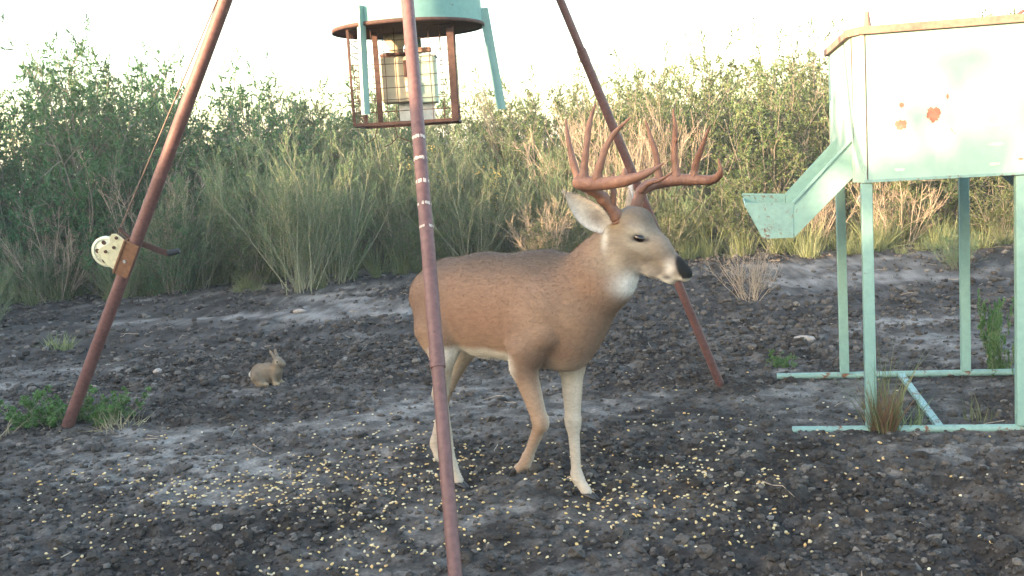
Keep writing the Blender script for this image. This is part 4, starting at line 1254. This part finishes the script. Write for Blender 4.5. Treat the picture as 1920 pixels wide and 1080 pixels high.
def grass_proto(name, seed, n, H, W, mats, spread, base_r):
    """tuft of arching blades"""
    r = np.random.default_rng(seed)
    a = r.uniform(0, 2 * np.pi, n); rr = base_r * np.sqrt(r.uniform(0, 1, n))
    s = np.stack([rr * np.cos(a), rr * np.sin(a), np.zeros(n)], 1)
    tl = np.abs(r.normal(0, spread, n)); a2 = a + r.normal(0, .8, n)
    d = np.stack([np.cos(a2) * np.sin(tl), np.sin(a2) * np.sin(tl), np.cos(tl)], 1)
    P = branch(r, s, d, H * r.uniform(.4, 1.1, n), 5, .10, -.10)
    S = unit(np.cross(d, r.normal(size=(n, 3))))
    w = W * np.array([1, .9, .7, .45, .08])
    V = np.stack([P - S[:, None] * w[None, :, None], P + S[:, None] * w[None, :, None]], 2).reshape(-1, 3)
    idx = np.arange(n * 10).reshape(n, 5, 2)
    q = np.stack([idx[:, :-1, 0], idx[:, :-1, 1], idx[:, 1:, 1], idx[:, 1:, 0]], -1).reshape(-1, 4)
    me = np_mesh(name, V, q, False); me.materials.append(mats)
    set_float(me, "tone", np.repeat(r.uniform(0, 1, n), 10))
    return me, V, q, np.repeat(r.uniform(0, 1, n), 10)

# --- the brush wall round the far side of the clearing
rb = random.Random(12)
def pick(l): return l[rb.randrange(len(l))]
G_D = "dense dark shrubs in the brush wall"
L_D = "dense dark green leafy shrub in the shaded brush wall behind the winch leg"
G_W = "wispy grey-green shrubs along the clearing"
L_W = "wispy grey-green shrub of thin upright stems at the clearing's far edge"
G_O = "olive shrubs in the brush wall"
L_O = "small-leaved olive green shrub in the brush wall behind the buck and box feeder"
G_R = "dry tan shrubs in the brush wall"
L_R = "dry tan shrub of bare twigs in the brush wall behind the antlers"
def put(kind, x, y, s, sz=None, label=None):
    nm, pr, lb, ct, g = {'D': ("dense_shrub", DENSE, L_D, "shrub", G_D), 'W': ("wispy_shrub", WISPY, L_W, "shrub", G_W),
                         'O': ("olive_shrub", OLIVE, L_O, "shrub", G_O), 'R': ("dry_shrub", DRY, L_R, "shrub", G_R)}[kind]
    return plant(nm, pick(pr), (x, y, hz(x, y)), rb.uniform(0, 6.28), s, label or lb, ct, None if label else g, sz)
# left: dark, tall
for (x, y, s, h) in [(-6.6, 13.9, 1.0, 1.05), (-5.2, 13.7, 1.0, 1.02), (-7.6, 12.6, 1.0, 1.1), (-4.3, 14.6, .95, .95), (-5.9, 15.2, 1.05, 1.18), (-7.6, 15.2, 1.1, 1.22), (-3.3, 15.6, .95, .92),
                     (-4.8, 16.4, 1.05, 1.08), (-9.0, 14.0, 1.1, 1.2), (-6.6, 17.2, 1.1, 1.25), (-2.3, 17.0, .9, .85), (-3.8, 18.2, 1, 1.0), (-8.6, 17.5, 1.1, 1.25), (-1.2, 18.4, .9, .85), (-5.9, 13.1, .7, .62), (-6.9, 12.9, .75, .7), (-4.9, 13.2, .7, .6), (-5.2, 14.8, 1.0, 1.05), (-6.8, 14.6, 1.0, 1.1), (-4.0, 15.4, 1.0, .98), (-5.6, 16.6, 1.1, 1.15), (-7.4, 16.4, 1.1, 1.22), (-3.0, 17.2, 1.0, .95), (-4.6, 17.8, 1.1, 1.1), (-6.0, 18.6, 1.1, 1.25), (-1.9, 18.0, 1.0, .95), (-3.4, 19.4, 1.1, 1.1), (-8.4, 15.8, 1.1, 1.2), (-2.0, 19.8, 1.1, 1.1)]:
    put('D', x, y, s, h * 1.07)
# centre: wispy, grey-green
for (x, y, s, h) in [(-3.1, 13.6, .95, 1.0), (-2.1, 12.9, .95, 1.05), (-1.3, 14.3, 1.0, 1.05), (-.5, 13.6, .85, .85), (.35, 14.0, .85, .8), (-2.6, 14.9, 1.0, 1.15), (-.9, 15.4, 1.0, 1.1), (-3.9, 13.2, .8, .85),
                     (.1, 15.2, .9, 1.0), (1.1, 13.9, .8, .72), (-4.6, 12.9, .55, .5), (-5.6, 12.9, .5, .45), (2.0, 13.9, .7, .6), (-1.6, 16.3, 1.0, 1.25), (.9, 15.0, .9, .95)]:
    put('W', x, y, s, h)
# right: olive with sunlit tops
for (x, y, s, h) in [(1.5, 15.0, .95, .95), (2.4, 14.4, .95, .98), (3.4, 14.2, 1, 1.02), (4.4, 14.1, 1, 1.0), (5.4, 13.9, 1, 1.02), (6.5, 13.8, 1, 1.05), (7.6, 13.4, 1, 1.05), (2.0, 16.0, 1, 1.05), (3.0, 15.8, 1.05, 1.12),
                     (4.1, 15.6, 1.05, 1.14), (5.2, 15.6, 1.05, 1.1), (6.4, 15.5, 1.05, 1.12), (7.6, 15.3, 1.1, 1.12), (.8, 16.6, .95, 1.0), (-.2, 17.0, .9, .98), (1.6, 17.6, 1, 1.1), (3.4, 17.6, 1.1, 1.2),
                     (5.0, 17.4, 1.1, 1.2), (6.8, 17.4, 1.1, 1.2), (8.8, 16.5, 1.1, 1.2), (-2.9, 16.3, .9, 1.0), (8.6, 14.3, 1, 1.05), (-.9, 14.0, .7, .5), (.9, 14.5, .7, .55), (-2.6, 13.9, .7, .55), (-3.5, 14.4, .8, .75), (-1.9, 15.3, .9, .9), (0.3, 15.8, .9, .9), (-1.0, 13.5, .5, .34), (.5, 13.2, .45, .3), (-3.0, 13.0, .5, .36), (1.9, 13.3, .5, .38), (2.9, 13.5, .6, .5), (5.9, 13.1, .6, .45), (4.9, 13.4, .55, .45), (-.1, 19.4, 1, 1.1), (2.4, 19.6, 1.1, 1.2), (4.4, 19.6, 1.1, 1.2), (6.6, 19.6, 1.1, 1.2), (8.8, 19.2, 1.1, 1.2), (.6, 18.2, 1.05, 1.05), (2.5, 17.2, 1.05, 1.1), (4.2, 16.6, 1.05, 1.12), (5.8, 16.6, 1.1, 1.12), (7.4, 16.5, 1.1, 1.12), (1.3, 19.8, 1.1, 1.15), (3.4, 18.8, 1.1, 1.15), (5.6, 18.7, 1.1, 1.15), (7.8, 18.5, 1.1, 1.15), (-.8, 17.9, 1.0, 1.0), (9.7, 13.3, 1, 1.05), (10.7, 12.2, 1, 1.05), (11.3, 10.7, 1, 1.05), (11.9, 9.2, 1, 1.05), (10.4, 14.6, 1.1, 1.1), (12.1, 12.4, 1.1, 1.15), (12.9, 10.6, 1.1, 1.15), (11.6, 15.2, 1.1, 1.15), (13.4, 13.6, 1.1, 1.2), (10.6, 17.4, 1.1, 1.2), (12.6, 17.0, 1.1, 1.2), (12.4, 7.6, 1, 1.05), (13.5, 8.6, 1.1, 1.15)]:
    put('O', x, y, s, h * 1.16)
for (x, y, s, h) in [(1.15, 14.6, 1.15, 1.35), (1.75, 14.3, 1.0, 1.25), (.45, 13.3, .62, .62), (4.7, 13.2, .75, .7), (3.7, 13.3, .6, .55), (.75, 14.9, 1.0, 1.15), (1.45, 14.0, 1.0, 1.2), (2.15, 14.7, 1.0, 1.2)]:
    put('R', x, y, s, h)
plant("bare_shrub", DRY[1], (-4.35, 13.35), 1.2, .95, "leafless pale-stemmed shrub against dark leaves beside the winch cable", "shrub", sz=1.05)
plant("bare_shrub", DRY[2], (-5.45, 13.0), 2.2, .8, "leafless pale-stemmed shrub in the dark brush behind the winch wheel", "shrub", sz=.8)
plant("flowering_shrub", BLOOM, (-.42, 14.5), 1.0, .95, "shrub with clusters of yellow blossom between wispy shrubs behind the hanging feeder", "shrub", sz=1.0)
plant("sapling", SPIN[0], (5.1, 17.0), .6, .85, "spindly sapling rising above the brush beside the box feeder's chute", "tree", sz=.86)
plant("sapling", SPIN[1], (8.0, 17.2), 2.2, .9, "spindly sapling rising behind the box feeder's lid", "tree", sz=.98)
plant("sapling", SPIN[1], (.2, 16.0), 4.0, .75, "thin sapling with sparse leaves behind the barrel feeder's right leg", "tree", sz=.72)
plant("sapling", SPIN[0], (-3.35, 16.6), 3.0, .75, "thin sapling above the wispy shrubs beside the winch cable", "tree", sz=.74)
plant("sapling", SPIN[0], (1.9, 15.9), 5.1, .7, "thin leafy sapling above the dry shrubs behind the antlers", "tree", sz=.74)

# --- the brush goes on round the sunset side and behind; its shade lies over the clearing
GH = "shrubs along the sunset side of the clearing"
LH = "leafy shrub in the brush row along the clearing's sunset side"
HEDGE = [shrub_proto("hedge", 150 + i, 2.5, 1, 16, 9, 7, (.085, .060), 13, M['leaf_dark'], M['bark_grey'], tilt=.70, spread=.62, up=.08, t0=.02) for i in range(3)]
arc = [(-9.4, 11.8, 3.6), (-10.3, 9.2, 3.5), (-10.4, 7.4, 3.0), (-10.4, 6.0, 2.5), (-10.4, 4.4, 2.5), (-10.0, 2.4, 3.2), (-9.5, -.6, 3.52), (-8.8, -3.6, 3.55), (-7.2, -5.9, 3.2), (-4.9, -7.7, 3.1), (-2.2, -8.9, 3.0)]
for i in range(len(arc) - 1):
    (xa, ya, ha), (xb, yb, hb_) = arc[i], arc[i + 1]
    n_ = max(1, round(math.hypot(xb - xa, yb - ya) / 1.05))
    for j in range(n_):
        t = j / n_; hh = ha + (hb_ - ha) * t
        for k in range(3):
            xx = xa + (xb - xa) * t - k * 1.15 + rb.uniform(-.35, .35); yy = ya + (yb - ya) * t - k * .7 + rb.uniform(-.35, .35)
            plant("leafy_shrub", pick(HEDGE), (xx, yy, hz(xx, yy)), rb.uniform(0, 6.28), 1.15, LH, "shrub", GH, hh / 2.45 * rb.uniform(.93, 1.03))

# a tall dagger yucca in that row
yx, yy = -7.3, -.95
yuc = tag(empty("yucca", (yx, yy, hz(yx, yy) - .02)), "tall dagger-leaved yucca on a thick trunk at the clearing's sunset side", "yucca")
MB().tube([(0, 0, 0), (.03, .02, 1.0), (0, .05, 2.0), (.04, .03, 2.78)], [.13, .11, .10, .08], 12).build("trunk", M['bark_grey'], yuc)
ycr = grass_proto("yucca_crown", 77, 34, .75, .030, M['leaf_dark'], .75, .04)[0]
yo = bpy.data.objects.new("crown", ycr); COL.objects.link(yo); yo.parent = yuc; yo.location = (.04, .03, 2.72)

# --- low growth at the foot of the brush: one mass nobody could count
GP = [grass_proto("grass", 900 + i, 130, .42, .0035, M['grass_green'], .45, .13) for i in range(4)]
Vs, Fs, Ts, off = [], [], [], 0
for k in range(260):
    x = rb.uniform(-8.5, 9.0)
    edge = 13.1 + .55 * math.sin(x * 1.1) + (.9 if -2.2 < x < -.2 else 0) - (.5 if x < -4 else 0)
    y = edge + rb.uniform(-.75, 1.6)
    _, V, q, tn = GP[k % 4]
    s = rb.uniform(.55, 1.25) * (1.0 if y > edge - .2 else .6); a = rb.uniform(0, 6.28)
    Rm = np.array([[math.cos(a), -math.sin(a), 0], [math.sin(a), math.cos(a), 0], [0, 0, 1]]) * s
    Vs.append(V @ Rm.T + np.array([x, y, hz(x, y) - .01])); Fs.append(q + off); off += len(V); Ts.append(np.clip(tn * .7 + rb.uniform(-.1, .4), 0, 1))
me = np_mesh("fringe_grass", np.concatenate(Vs), np.concatenate(Fs)); set_float(me, "tone", np.concatenate(Ts))
tag(link_mesh("fringe_grass", me, M['grass_green']), "tangled green and dry grass along the foot of the brush", "grass", kind="stuff")

# --- single tufts and weeds in the clearing
def tuft(name, loc, mesh_mats, label, rz=0.0, sc=1.0):
    o = empty(name, (loc[0], loc[1], hz(*loc) - .01), rz); o.scale = (sc,) * 3; tag(o, label, "grass" if "grass" in name else "weed")
    for nm, me in mesh_mats:
        c = bpy.data.objects.new(nm, me); COL.objects.link(c); c.parent = o
    return o
tuft("grass_clump", (1.665, 4.93), [("dry_blades", grass_proto("rusty", 11, 210, .25, .0026, M['grass_rust'], .20, .06)[0]), ("green_blades", grass_proto("green", 12, 80, .42, .0026, M['grass_green'], .26, .07)[0])],
     "clump of grass, rusty brown below and green above, at the box feeder's front leg")
tuft("grass_clump", (1.80, 4.98), [("green_blades", grass_proto("green2", 13, 40, .20, .0022, M['grass_green'], .5, .06)[0])], "small thin green tuft beside the rusty grass clump")
tuft("grass_clump", (2.15, 5.02), [("green_blades", grass_proto("green3", 14, 30, .15, .002, M['grass_green'], .4, .06)[0])], "sparse grass sprouts behind the front rail of the box feeder")
tuft("grass_clump", (-3.78, 9.0), [("green_blades", grass_proto("green4", 15, 90, .16, .003, M['grass_green'], .5, .10)[0])], "small bright grass tuft on open dirt left of the winch leg", sc=1.1)
WEED = [shrub_proto("weed", 700 + i, .34, 1, 14, 7, 4, (.026, .012), 9, M['leaf_bright'], M['bark_pale'], tilt=.95, spread=.5, r0=.004, base_r=.10) for i in range(3)]
def weed(loc, k, rz, sc, label, sz=None): return plant("weed", WEED[k], loc, rz, sc, label, "weed", sz=sz)
weed((-2.68, 6.15), 0, .3, .95, "bright green leafy weed growing round the winch leg's foot", .8)
weed((-2.42, 6.20), 1, 1.3, .85, "low bright green weed on the rabbit's side of the winch leg's foot", .7)
weed((1.62, 6.55), 2, 2.0, .38, "tiny green sprout behind the box feeder's rear rail")
weed((2.68, 6.0), 2, .7, .32, "slender green weed beside the box feeder's rear right leg", 1.0)
weed((2.93, 6.7), 1, .7, .42, "tall green weed standing behind the box feeder's front right leg", 1.3)
plant("dry_weed", DRY[0], (2.05, 9.4), .4, .38, "dry wispy bush on open dirt behind the buck's nose", "weed", sz=.33)
plant("dry_weed", WISPY[1], (4.35, 10.6), .9, .30, "low grey-green weed on open dirt behind the box feeder", "weed", sz=.22)
plant("wispy_weed", WISPY[2], (-5.05, 10.3), .9, .42, "wispy pale weed on open dirt left of the winch leg", "weed", sz=.42)
plant("wispy_weed", WISPY[0], (-2.35, 12.2), 2.2, .75, "airy pale-stemmed bush standing out in front of the brush", "shrub", sz=.85)
plant("leafy_weed", DENSE[1], (-3.95, 12.7), 2.2, .40, "low bright bushy shrub behind the winch crank", "shrub", sz=.40)
G5 = [grass_proto("thatch", 950 + i, 70, .16, .003, M['grass_dry'], .9, .14)[0] for i in range(2)]
tuft("dry_grass", (-2.95, 5.92), [("blades", G5[0])], "flattened tan grass in front of the winch leg's foot", sc=1.0)
tuft("dry_grass", (-2.25, 6.02), [("blades", G5[1])], "thin flattened brown grass right beside the green weed", sc=.9)

# ------------------------------------------------------------------ evening air: a closed box of thin haze round everything
hzm = bpy.data.materials.new("haze"); hzm.use_nodes = True; nt = hzm.node_tree; nt.nodes.clear()
ho = nd(nt, "ShaderNodeOutputMaterial"); pv = nd(nt, "ShaderNodeVolumePrincipled")
pv.inputs['Color'].default_value = (.93, .95, .95, 1); pv.inputs['Density'].default_value = HAZE_DENSITY; pv.inputs['Anisotropy'].default_value = .2
nt.links.new(pv.outputs[0], ho.inputs['Volume'])
hb = MB().box((0, 140, 2.1), (860, 1130, 6.6)).build("haze", hzm)
tag(hb, "thin pale evening haze filling the air over the clearing", "haze", kind="stuff")
